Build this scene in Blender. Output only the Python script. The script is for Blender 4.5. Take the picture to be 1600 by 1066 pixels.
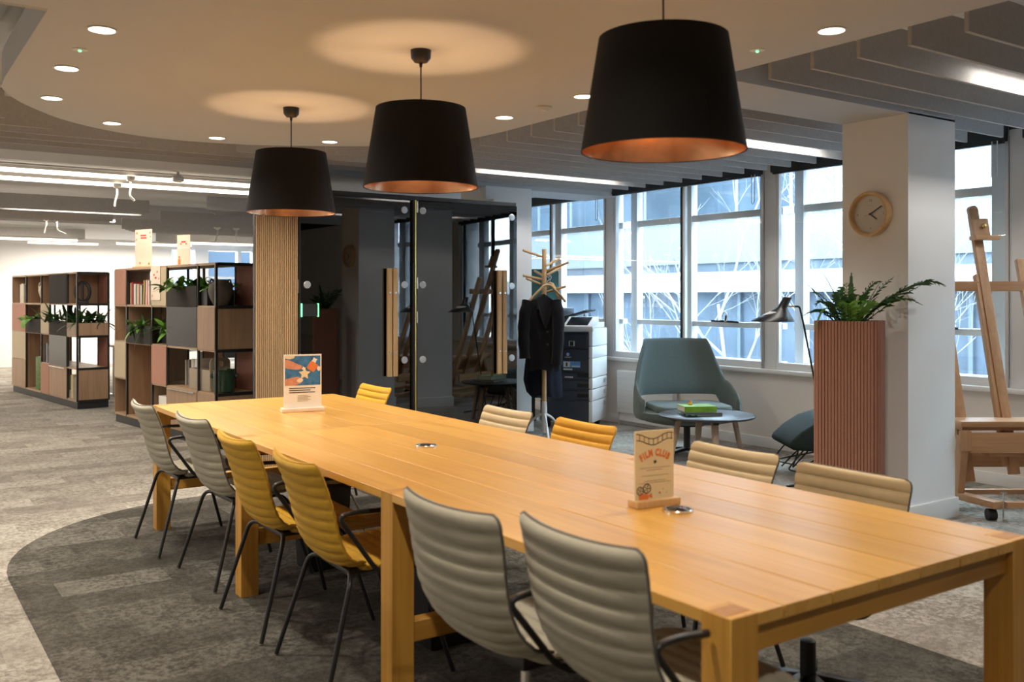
import bpy, bmesh, math, random
from mathutils import Vector, Matrix, Euler
PI = math.pi
R = random.Random(7)
sc = bpy.context.scene
C = sc.collection
for o in list(bpy.data.objects):
    bpy.data.objects.remove(o, do_unlink=True)

# ------------------------------------------------------------------ camera
# world: +Y runs along the long table towards the far end, +X towards the windows
cd = bpy.data.cameras.new('camera')
cam = bpy.data.objects.new('camera', cd)
C.objects.link(cam)
cam.location = (-1.4481, -1.3263, 1.4041)
cam.rotation_euler = (PI/2, 0, -0.6015)
cd.sensor_width = 36.0
cd.lens = 1474.8/1600*36.0
cd.shift_y = -(533-464.85)/1600
cd.clip_start = 0.05
cd.clip_end = 300
cd.dof.use_dof = True
cd.dof.focus_distance = 6.6
cd.dof.aperture_fstop = 3.5
sc.camera = cam

# ------------------------------------------------------------------ sky, exposure
SKY = 20.0
w = bpy.data.worlds.new('overcast_sky')
sc.world = w
w.use_nodes = True
bgn = w.node_tree.nodes['Background']
bgn.inputs[0].default_value = (0.66, 0.83, 1.0, 1)
bgn.inputs[1].default_value = SKY
vs = sc.view_settings
vs.view_transform = 'Standard'
vs.look = 'None'
vs.gamma = 1.0
vs.exposure = 0.15
vs.use_curve_mapping = False
sc.cycles.use_denoising = True
sc.cycles.max_bounces = 10
sc.cycles.diffuse_bounces = 5
sc.cycles.glossy_bounces = 5
sc.cycles.transparent_max_bounces = 16
sc.cycles.sample_clamp_indirect = 6.0
sc.cycles.caustics_reflective = False
sc.cycles.caustics_refractive = False

WARM = (1.0, 0.78, 0.52)
NEUT = (1.0, 0.90, 0.77)
COOL = (1.0, 0.95, 0.88)

def lamp(name, kind, loc, power, color, size=None, size_y=None, spread=None, rot=(0, 0, 0)):
    l = bpy.data.lights.new(name, kind)
    l.energy = power
    l.color = color
    if kind == 'AREA':
        if size_y:
            l.shape = 'RECTANGLE'
            l.size = size
            l.size_y = size_y
        else:
            l.shape = 'DISK'
            l.size = size
        if spread:
            l.spread = spread
    elif size:
        l.shadow_soft_size = size
    o = bpy.data.objects.new(name, l)
    o.location = loc
    o.rotation_euler = rot
    C.objects.link(o)
    return o

# ------------------------------------------------------------------ materials
def lin(c):
    return tuple(((x/12.92) if x <= 0.04045 else ((x+0.055)/1.055)**2.4) for x in c)
def hx(h):
    return lin(tuple(int(h[i:i+2], 16)/255 for i in (0, 2, 4)))

def mat(name, col, rough=0.6, metal=0.0, spec=0.5, var=0.0, scale=8.0, bump=0.0, bscale=200.0, coat=0.0, sheen=0.0):
    """plain surface with a little noise in the colour and relief"""
    m = bpy.data.materials.new(name)
    m.use_nodes = True
    nt = m.node_tree
    b = nt.nodes['Principled BSDF']
    b.inputs['Roughness'].default_value = rough
    b.inputs['Metallic'].default_value = metal
    b.inputs['Specular IOR Level'].default_value = spec
    b.inputs['Coat Weight'].default_value = coat
    b.inputs['Sheen Weight'].default_value = sheen
    b.inputs['Base Color'].default_value = (*col, 1)
    tc = nt.nodes.new('ShaderNodeTexCoord')
    n = nt.nodes.new('ShaderNodeTexNoise')
    n.inputs['Scale'].default_value = scale
    n.inputs['Detail'].default_value = 4
    nt.links.new(tc.outputs['Object'], n.inputs['Vector'])
    mr = nt.nodes.new('ShaderNodeMapRange')
    mr.inputs[1].default_value = 0.3
    mr.inputs[2].default_value = 0.7
    mr.inputs[3].default_value = 1-max(var, 0.01)
    mr.inputs[4].default_value = 1+max(var, 0.01)
    nt.links.new(n.outputs['Fac'], mr.inputs[0])
    mx = nt.nodes.new('ShaderNodeMix')
    mx.data_type = 'RGBA'
    mx.blend_type = 'MULTIPLY'
    mx.inputs[0].default_value = 1
    mx.inputs[6].default_value = (*col, 1)
    nt.links.new(mr.outputs[0], mx.inputs[7])
    nt.links.new(mx.outputs[2], b.inputs['Base Color'])
    if bump:
        n2 = nt.nodes.new('ShaderNodeTexNoise')
        n2.inputs['Scale'].default_value = bscale
        n2.inputs['Detail'].default_value = 2
        nt.links.new(tc.outputs['Object'], n2.inputs['Vector'])
        bp = nt.nodes.new('ShaderNodeBump')
        bp.inputs['Strength'].default_value = bump
        bp.inputs['Distance'].default_value = 0.002
        nt.links.new(n2.outputs['Fac'], bp.inputs['Height'])
        nt.links.new(bp.outputs['Normal'], b.inputs['Normal'])
    return m

def wood(name, c1, c2, axis='Y', rough=0.4, fine=60.0, tint=0.12, coat=0.0, bump=0.06):
    """grain running along one object axis, a different cut for every piece"""
    m = bpy.data.materials.new(name)
    m.use_nodes = True
    nt = m.node_tree
    L = nt.links.new
    b = nt.nodes['Principled BSDF']
    b.inputs['Roughness'].default_value = rough
    b.inputs['Coat Weight'].default_value = coat
    b.inputs['Coat Roughness'].default_value = 0.25
    tc = nt.nodes.new('ShaderNodeTexCoord')
    oi = nt.nodes.new('ShaderNodeObjectInfo')
    mp = nt.nodes.new('ShaderNodeMapping')
    s = {'X': (1.2, fine, fine), 'Y': (fine, 1.2, fine), 'Z': (fine, fine, 1.2)}[axis]
    mp.inputs['Scale'].default_value = s
    L(tc.outputs['Object'], mp.inputs['Vector'])
    off = nt.nodes.new('ShaderNodeVectorMath')
    off.operation = 'SCALE'
    cmb = nt.nodes.new('ShaderNodeCombineXYZ')
    for i in range(3):
        L(oi.outputs['Random'], cmb.inputs[i])
    L(cmb.outputs[0], off.inputs[0])
    off.inputs['Scale'].default_value = 73.0
    L(off.outputs[0], mp.inputs['Location'])
    n1 = nt.nodes.new('ShaderNodeTexNoise')
    n1.inputs['Scale'].default_value = 1.0
    n1.inputs['Detail'].default_value = 5
    n1.inputs['Distortion'].default_value = 0.3
    L(mp.outputs[0], n1.inputs['Vector'])
    mp2 = nt.nodes.new('ShaderNodeMapping')
    s2 = {'X': (0.9, 7, 7), 'Y': (7, 0.9, 7), 'Z': (7, 7, 0.9)}[axis]
    mp2.inputs['Scale'].default_value = s2
    L(tc.outputs['Object'], mp2.inputs['Vector'])
    L(off.outputs[0], mp2.inputs['Location'])
    n2 = nt.nodes.new('ShaderNodeTexNoise')
    n2.inputs['Scale'].default_value = 1.0
    n2.inputs['Detail'].default_value = 3
    n2.inputs['Distortion'].default_value = 1.2
    L(mp2.outputs[0], n2.inputs['Vector'])
    ml = nt.nodes.new('ShaderNodeMath')
    ml.operation = 'MULTIPLY_ADD'
    ml.inputs[1].default_value = 0.45
    L(n1.outputs['Fac'], ml.inputs[0])
    m2 = nt.nodes.new('ShaderNodeMath')
    m2.operation = 'MULTIPLY'
    m2.inputs[1].default_value = 0.55
    L(n2.outputs['Fac'], m2.inputs[0])
    L(m2.outputs[0], ml.inputs[2])
    cr = nt.nodes.new('ShaderNodeValToRGB')
    cr.color_ramp.elements[0].position = 0.36
    cr.color_ramp.elements[0].color = (*c2, 1)
    cr.color_ramp.elements[1].position = 0.6
    cr.color_ramp.elements[1].color = (*c1, 1)
    L(ml.outputs[0], cr.inputs[0])
    hs = nt.nodes.new('ShaderNodeHueSaturation')
    mr = nt.nodes.new('ShaderNodeMapRange')
    mr.inputs[3].default_value = 1-tint
    mr.inputs[4].default_value = 1+tint
    L(oi.outputs['Random'], mr.inputs[0])
    L(mr.outputs[0], hs.inputs['Value'])
    L(cr.outputs[0], hs.inputs['Color'])
    L(hs.outputs[0], b.inputs['Base Color'])
    if bump:
        bp = nt.nodes.new('ShaderNodeBump')
        bp.inputs['Strength'].default_value = bump
        bp.inputs['Distance'].default_value = 0.001
        L(n1.outputs['Fac'], bp.inputs['Height'])
        L(bp.outputs['Normal'], b.inputs['Normal'])
    return m

def emit(name, col, strength, sample=False):
    m = bpy.data.materials.new(name)
    m.use_nodes = True
    b = m.node_tree.nodes['Principled BSDF']
    b.inputs['Base Color'].default_value = (*col, 1)
    b.inputs['Emission Color'].default_value = (*col, 1)
    b.inputs['Emission Strength'].default_value = strength
    if not sample:
        m.cycles.emission_sampling = 'NONE'
    return m

def glass(name, tint, ior=1.5, rough=0.0):
    """thin pane: mirror by fresnel, the rest goes straight through with a tint"""
    m = bpy.data.materials.new(name)
    m.use_nodes = True
    nt = m.node_tree
    for n in list(nt.nodes):
        nt.nodes.remove(n)
    out = nt.nodes.new('ShaderNodeOutputMaterial')
    fr = nt.nodes.new('ShaderNodeFresnel')
    fr.inputs[0].default_value = ior
    tr = nt.nodes.new('ShaderNodeBsdfTransparent')
    tr.inputs[0].default_value = (*tint, 1)
    gl = nt.nodes.new('ShaderNodeBsdfGlossy')
    gl.inputs['Roughness'].default_value = rough
    gl.inputs['Color'].default_value = (1, 1, 1, 1)
    mx = nt.nodes.new('ShaderNodeMixShader')
    ge = nt.nodes.new('ShaderNodeNewGeometry')     # only the face that meets the ray first mirrors
    iv = nt.nodes.new('ShaderNodeMath')
    iv.operation = 'SUBTRACT'
    iv.inputs[0].default_value = 1.0
    nt.links.new(ge.outputs['Backfacing'], iv.inputs[1])
    ml = nt.nodes.new('ShaderNodeMath')
    ml.operation = 'MULTIPLY'
    nt.links.new(fr.outputs[0], ml.inputs[0])
    nt.links.new(iv.outputs[0], ml.inputs[1])
    nt.links.new(ml.outputs[0], mx.inputs[0])
    nt.links.new(tr.outputs[0], mx.inputs[1])
    nt.links.new(gl.outputs[0], mx.inputs[2])
    nt.links.new(mx.outputs[0], out.inputs[0])
    return m

def carpet(name, ca, cb, cc):
    """woven carpet planks 1 m x 0.25 m laid across the room, each its own shade, with a broken worn pattern"""
    m = bpy.data.materials.new(name)
    m.use_nodes = True
    nt = m.node_tree
    L = nt.links.new
    b = nt.nodes['Principled BSDF']
    b.inputs['Roughness'].default_value = 0.95
    b.inputs['Specular IOR Level'].default_value = 0.15
    tc = nt.nodes.new('ShaderNodeTexCoord')
    br = nt.nodes.new('ShaderNodeTexBrick')
    br.offset = 0.37
    br.inputs['Scale'].default_value = 1.0
    br.inputs['Brick Width'].default_value = 0.5
    br.inputs['Row Height'].default_value = 0.25
    br.inputs['Mortar Size'].default_value = 0.0
    br.inputs['Color1'].default_value = (0, 0, 0, 1)
    br.inputs['Color2'].default_value = (1, 1, 1, 1)
    L(tc.outputs['Object'], br.inputs['Vector'])
    n1 = nt.nodes.new('ShaderNodeTexNoise')
    n1.inputs['Scale'].default_value = 5.0
    n1.inputs['Detail'].default_value = 8
    n1.inputs['Roughness'].default_value = 0.75
    L(tc.outputs['Object'], n1.inputs['Vector'])
    n2 = nt.nodes.new('ShaderNodeTexNoise')
    n2.inputs['Scale'].default_value = 150.0
    n2.inputs['Detail'].default_value = 3
    L(tc.outputs['Object'], n2.inputs['Vector'])
    n3 = nt.nodes.new('ShaderNodeTexNoise')
    n3.inputs['Scale'].default_value = 30.0
    n3.inputs['Detail'].default_value = 5
    n3.inputs['Roughness'].default_value = 0.8
    L(tc.outputs['Object'], n3.inputs['Vector'])
    # worn blotches: strong on some planks, absent on others
    br2 = nt.nodes.new('ShaderNodeTexBrick')
    br2.offset = 0.41
    br2.inputs['Scale'].default_value = 1.0
    br2.inputs['Brick Width'].default_value = 0.41
    br2.inputs['Row Height'].default_value = 0.25
    br2.inputs['Mortar Size'].default_value = 0.0
    br2.inputs['Color1'].default_value = (0, 0, 0, 1)
    br2.inputs['Color2'].default_value = (1, 1, 1, 1)
    L(tc.outputs['Object'], br2.inputs['Vector'])
    def madd(a, k, c):
        m_ = nt.nodes.new('ShaderNodeMath')
        m_.operation = 'MULTIPLY_ADD'
        L(a, m_.inputs[0])
        if isinstance(k, float):
            m_.inputs[1].default_value = k
        else:
            L(k, m_.inputs[1])
        if isinstance(c, float):
            m_.inputs[2].default_value = c
        else:
            L(c, m_.inputs[2])
        return m_.outputs[0]
    wear = madd(br2.outputs['Color'], 0.75, 0.25)
    mrb = nt.nodes.new('ShaderNodeMapRange')
    mrb.inputs[1].default_value = 0.43
    mrb.inputs[2].default_value = 0.56
    mrb.inputs[3].default_value = -0.24
    mrb.inputs[4].default_value = 0.12
    L(n3.outputs['Fac'], mrb.inputs[0])
    blot = mrb.outputs[0]
    v = madd(br.outputs['Color'], 0.30, -0.19)
    v = madd(n1.outputs['Fac'], 0.70, v)
    v = madd(blot, wear, v)
    v = madd(n2.outputs['Fac'], 0.40, v)
    class _A:
        outputs = [v]
    a1 = _A()
    cr = nt.nodes.new('ShaderNodeValToRGB')
    e = cr.color_ramp.elements
    e[0].position = 0.28
    e[0].color = (*ca, 1)
    e[1].position = 0.72
    e[1].color = (*cc, 1)
    k = e.new(0.5)
    k.color = (*cb, 1)
    L(a1.outputs[0], cr.inputs[0])
    L(cr.outputs[0], b.inputs['Base Color'])
    bp = nt.nodes.new('ShaderNodeBump')
    bp.inputs['Strength'].default_value = 0.5
    bp.inputs['Distance'].default_value = 0.004
    L(n2.outputs['Fac'], bp.inputs['Height'])
    L(bp.outputs['Normal'], b.inputs['Normal'])
    return m

M = {}
M['plaster'] = mat('white_plaster', (0.62, 0.625, 0.645), 0.85, var=0.015, scale=3)
M['wallpaint'] = mat('white_wall_paint', (0.87, 0.865, 0.86), 0.8, var=0.015, scale=2)
M['soffit'] = mat('grey_soffit_paint', (0.78, 0.77, 0.76), 0.85, var=0.02, scale=3)
M['baffle'] = mat('grey_felt', (0.54, 0.525, 0.51), 0.95, spec=0.1, var=0.06, scale=60, bump=0.3, bscale=400)
M['baffle_lit_edge'] = mat('lit_felt_edge', (0.55, 0.53, 0.50), 0.95, spec=0.1, var=0.03, scale=60)  # light caught by the lower edge of the baffles, put into its colour
M['trim'] = mat('white_gloss_trim', (0.82, 0.81, 0.79), 0.45, var=0.01, scale=4)
M['winframe'] = mat('white_window_frame', (0.80, 0.81, 0.82), 0.35, var=0.01, scale=4)
M['alu'] = mat('brushed_aluminium', (0.62, 0.63, 0.65), 0.35, metal=0.6, var=0.02, scale=20)
M['steel'] = mat('polished_steel', (0.75, 0.75, 0.75), 0.2, metal=1.0, var=0.02, scale=20)
M['brass'] = mat('brass', (0.78, 0.55, 0.20), 0.25, metal=1.0, var=0.02, scale=20)
M['black_metal'] = mat('black_powder_coat', (0.018, 0.018, 0.019), 0.35, var=0.05, scale=30)
M['black_plastic'] = mat('black_plastic', (0.02, 0.021, 0.023), 0.45, var=0.05, scale=30)
M['blind'] = mat('dark_blind_fabric', (0.035, 0.045, 0.055), 0.9, var=0.05, scale=30)
M['oak'] = wood('table_oak', (0.68, 0.375, 0.085), (0.565, 0.29, 0.056), 'Y', 0.30, 55, 0.10, coat=0.25)
M['oak_x'] = wood('table_oak_rail', (0.60, 0.31, 0.055), (0.44, 0.20, 0.028), 'X', 0.4, 55, 0.08)
M['oak_z'] = wood('table_oak_leg', (0.60, 0.31, 0.055), (0.44, 0.20, 0.028), 'Z', 0.4, 55, 0.08)
M['endgrain'] = wood('table_end_grain', (0.46, 0.22, 0.050), (0.36, 0.155, 0.034), 'Z', 0.45, 90, 0.10)
M['shelf_oak'] = wood('shelf_oak_laminate', (0.40, 0.255, 0.155), (0.30, 0.185, 0.11), 'Z', 0.5, 70, 0.08)
M['shelf_edge'] = wood('shelf_oak_edge', (0.44, 0.30, 0.185), (0.34, 0.22, 0.13), 'X', 0.5, 70, 0.06)
M['beech'] = wood('beech', (0.56, 0.32, 0.165), (0.45, 0.235, 0.11), 'Z', 0.4, 70, 0.08)
M['beech_x'] = wood('beech_cross', (0.56, 0.32, 0.165), (0.45, 0.235, 0.11), 'X', 0.4, 70, 0.08)
M['palewood'] = wood('pale_ash_wood', (0.72, 0.48, 0.24), (0.60, 0.36, 0.16), 'Z', 0.45, 70, 0.08)
M['slatwood'] = wood('slat_oak', (0.50, 0.33, 0.175), (0.38, 0.235, 0.115), 'Z', 0.5, 80, 0.10)
M['legwood'] = wood('grey_oak_leg', (0.42, 0.32, 0.23), (0.32, 0.235, 0.165), 'Z', 0.5, 70, 0.06)
M['pink'] = mat('terracotta_board', (0.44, 0.215, 0.145), 0.7, var=0.04, scale=20)
M['pinkdark'] = mat('brown_terracotta_board', (0.28, 0.12, 0.085), 0.7, var=0.04, scale=20)
M['beige'] = mat('beige_board', (0.53, 0.43, 0.29), 0.7, var=0.03, scale=20)
M['greybox'] = mat('warm_grey_board', (0.05, 0.046, 0.042), 0.85, spec=0.15, var=0.04, scale=20)
M['greygloss'] = mat('warm_grey_gloss_board', (0.055, 0.052, 0.048), 0.3, spec=0.25, var=0.04, scale=20)
M['smoked'] = glass('smoked_glass', (0.10, 0.098, 0.098), 1.22)
M['darkglass'] = glass('dark_tinted_glass', (0.055, 0.065, 0.08), 2.05)
M['pane'] = glass('clear_glass', (0.95, 0.97, 0.97), 1.45)
M['rim'] = mat('black_lamp_fabric', (0.011, 0.010, 0.010), 0.8, spec=0.25, var=0.1, scale=80, bump=0.2, bscale=900)
M['copper'] = mat('brushed_copper_foil', (0.86, 0.50, 0.28), 0.2, metal=1.0, var=0.10, scale=30)
M['bulb'] = glass('bulb_glass', (1.0, 0.92, 0.8), 1.3)
M['led'] = emit('white_led', (1.0, 0.93, 0.82), 9.0)
M['ledstrip'] = emit('warm_led_strip', (1.0, 0.88, 0.70), 4.5)
M['ledcool'] = emit('neutral_led_strip', (1.0, 0.94, 0.88), 3.0)
M['greenled'] = emit('green_led', (0.15, 1.0, 0.35), 3.0)
M['carpet'] = carpet('pale_carpet_planks', hx('746d65'), hx('959087'), hx('aea99f'))
M['carpet_dark'] = carpet('dark_carpet_planks', hx('38352f'), hx('504d47'), hx('6a675f'))
M['greige'] = mat('greige_upholstery', (0.40, 0.37, 0.285), 0.8, spec=0.3, var=0.05, scale=40, bump=0.5, bscale=700, sheen=0.15)
M['tan'] = mat('tan_upholstery', (0.50, 0.395, 0.235), 0.7, spec=0.3, var=0.04, scale=25, bump=0.4, bscale=500, sheen=0.1)
M['yellow'] = mat('mustard_upholstery', (0.58, 0.325, 0.016), 0.8, spec=0.3, var=0.05, scale=40, bump=0.5, bscale=700, sheen=0.1)
M['amber'] = mat('amber_upholstery', (0.60, 0.30, 0.015), 0.7, spec=0.3, var=0.05, scale=25, bump=0.4, bscale=500, sheen=0.1)
M['piping'] = mat('dark_piping', (0.10, 0.09, 0.08), 0.8, var=0.05, scale=40)
M['piping_y'] = mat('mustard_piping', (0.50, 0.27, 0.02), 0.8, var=0.05, scale=40)
M['teal'] = mat('teal_wool', (0.115, 0.152, 0.147), 0.95, spec=0.2, var=0.22, scale=260, bump=0.6, bscale=600, sheen=0.2)
M['tealflat'] = mat('teal_panel_cloth', (0.055, 0.13, 0.13), 0.95, spec=0.2, var=0.08, scale=100)
M['forest'] = mat('forest_green_shell', (0.009, 0.018, 0.014), 0.8, spec=0.3, var=0.15, scale=120)
M['tabletop_dark'] = mat('charcoal_laminate', (0.042, 0.043, 0.050), 0.35, var=0.05, scale=30)
M['terracotta'] = mat('terracotta_felt', (0.34, 0.165, 0.115), 0.95, spec=0.15, var=0.10, scale=180, bump=0.5, bscale=500)
M['soil'] = mat('potting_soil', (0.03, 0.02, 0.014), 1.0, var=0.3, scale=40, bump=1.0, bscale=80)
M['fern'] = mat('fern_green', (0.045, 0.13, 0.022), 0.5, var=0.35, scale=9)
M['ferndark'] = mat('dark_fern_green', (0.022, 0.075, 0.016), 0.45, var=0.35, scale=9)
M['leaf'] = mat('bright_leaf_green', (0.17, 0.40, 0.05), 0.4, var=0.3, scale=9)
M['stem'] = mat('green_stem', (0.09, 0.16, 0.03), 0.6, var=0.2, scale=20)
M['paper'] = mat('white_paper', (0.80, 0.77, 0.72), 0.7, var=0.02, scale=10)
M['cream'] = mat('cream_card', (0.74, 0.64, 0.42), 0.6, var=0.03, scale=10)
M['pinkpaper'] = mat('pale_pink_paper', (0.80, 0.66, 0.54), 0.7, var=0.03, scale=10)
M['ink'] = mat('dark_ink', (0.05, 0.045, 0.045), 0.7, var=0.05, scale=20)
M['greyink'] = mat('grey_ink', (0.42, 0.36, 0.27), 0.7, var=0.05, scale=20)
M['orange'] = mat('orange_ink', (0.72, 0.20, 0.05), 0.7, var=0.05, scale=20)
M['redink'] = mat('red_ink', (0.60, 0.09, 0.07), 0.7, var=0.05, scale=20)
M['blueink'] = mat('blue_ink', (0.035, 0.16, 0.36), 0.6, var=0.4, scale=30)
M['skin'] = mat('printed_skin_tone', (0.58, 0.26, 0.17), 0.6, var=0.2, scale=30)
M['acrylic'] = glass('clear_acrylic', (0.96, 0.96, 0.95), 1.2)
M['copier_dark'] = mat('slate_blue_plastic', (0.045, 0.055, 0.075), 0.4, var=0.03, scale=20)
M['copier_white'] = mat('white_copier_plastic', (0.80, 0.80, 0.80), 0.4, var=0.01, scale=20)
M['screen'] = mat('glossy_black_screen', (0.02, 0.022, 0.028), 0.08, var=0.02, scale=10)
M['bluelabel'] = mat('blue_label', (0.12, 0.32, 0.62), 0.5, var=0.05, scale=30)
M['coat'] = mat('black_wool', (0.010, 0.010, 0.012), 0.95, spec=0.2, var=0.2, scale=90, bump=0.5, bscale=400, sheen=0.15)
M['navy'] = mat('navy_quilt', (0.012, 0.018, 0.034), 0.8, spec=0.3, var=0.2, scale=60)
M['stone'] = mat('grey_stoneware', (0.13, 0.115, 0.10), 0.8, var=0.15, scale=14, bump=0.4, bscale=120)
M['ivory'] = mat('ivory_stoneware', (0.60, 0.52, 0.40), 0.7, var=0.05, scale=14)
M['olive'] = mat('dark_green_glaze', (0.030, 0.062, 0.035), 0.15, var=0.15, scale=14, coat=0.4)
M['felt'] = mat('beige_felt', (0.38, 0.32, 0.24), 0.95, var=0.06, scale=60)
M['feltdark'] = mat('brown_felt', (0.20, 0.15, 0.11), 0.95, var=0.06, scale=60)
M['clockface'] = mat('pale_clock_face', (0.66, 0.64, 0.60), 0.6, var=0.01, scale=5)
M['green_cover'] = mat('green_book_cover', (0.17, 0.36, 0.02), 0.45, var=0.25, scale=14)
M['grey_cover'] = mat('grey_book_cover', (0.13, 0.14, 0.14), 0.5, var=0.05, scale=14)
M['teal_cover'] = mat('dark_teal_cloth', (0.02, 0.10, 0.07), 0.7, var=0.1, scale=30)
M['greenbox'] = mat('leaf_print_green', (0.08, 0.16, 0.03), 0.6, var=0.6, scale=30)
M['desk_screen'] = mat('charcoal_screen_cloth', (0.05, 0.052, 0.058), 0.95, var=0.1, scale=60)
M['dado'] = mat('warm_white_dado_paint', (0.80, 0.74, 0.68), 0.6, var=0.01, scale=3)
M['cable'] = mat('white_cable', (0.75, 0.74, 0.70), 0.5, var=0.02, scale=20)
# outside
M['facade'] = mat('pale_blue_grey_cladding', (0.11, 0.122, 0.14), 0.6, var=0.04, scale=0.5)
M['facade2'] = mat('grey_blue_spandrel', (0.052, 0.07, 0.09), 0.5, var=0.05, scale=0.5)
M['roofwhite'] = mat('white_canopy', (0.40, 0.40, 0.40), 0.6, var=0.02, scale=1)
M['outwall'] = mat('slate_hoarding', (0.036, 0.052, 0.073), 0.7, var=0.25, scale=1.2)
M['outglass'] = mat('green_facade_glass', (0.046, 0.068, 0.074), 0.08, var=0.3, scale=0.35, spec=0.8)
M['outdark'] = mat('dark_facade_glass', (0.042, 0.058, 0.076), 0.08, var=0.4, scale=0.35, spec=0.8)
M['outyellow'] = mat('cream_room_blind', (0.18, 0.18, 0.14), 0.7, var=0.1, scale=0.6)
M['bark'] = mat('pale_birch_bark', (0.18, 0.18, 0.178), 0.8, var=0.3, scale=8)
M['catkin'] = mat('yellow_catkins', (0.55, 0.60, 0.22), 0.8, var=0.2, scale=8)
M['farblue'] = mat('blue_grey_render', (0.018, 0.030, 0.047), 0.7, var=0.1, scale=0.5)
M['asphalt'] = mat('asphalt', (0.10, 0.10, 0.11), 0.9, var=0.1, scale=2)

# ------------------------------------------------------------------ mesh helpers
def fillet(pts, r, n=5):
    """round the corners of a polyline"""
    P = [Vector(p) for p in pts]
    out = [P[0]]
    for i in range(1, len(P)-1):
        a, b, c = P[i-1], P[i], P[i+1]
        u, v = (a-b), (c-b)
        lu, lv = u.length, v.length
        d = min(r, lu*0.48, lv*0.48)
        p0, p1 = b+u*(d/lu), b+v*(d/lv)
        for k in range(n+1):
            t = k/n
            out.append(p0*(1-t)**2+b*2*t*(1-t)+p1*t*t)
    out.append(P[-1])
    return out

def spline(pts, n=6):
    P = [Vector(p) for p in pts]
    P = [P[0]*2-P[1]]+P+[P[-1]*2-P[-2]]
    out = []
    for i in range(1, len(P)-2):
        for k in range(n):
            t = k/n
            a, b, c, d = P[i-1], P[i], P[i+1], P[i+2]
            out.append(0.5*((2*b)+(c-a)*t+(2*a-5*b+4*c-d)*t*t+(3*b-a-3*c+d)*t**3))
    out.append(P[-2])
    return out

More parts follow.
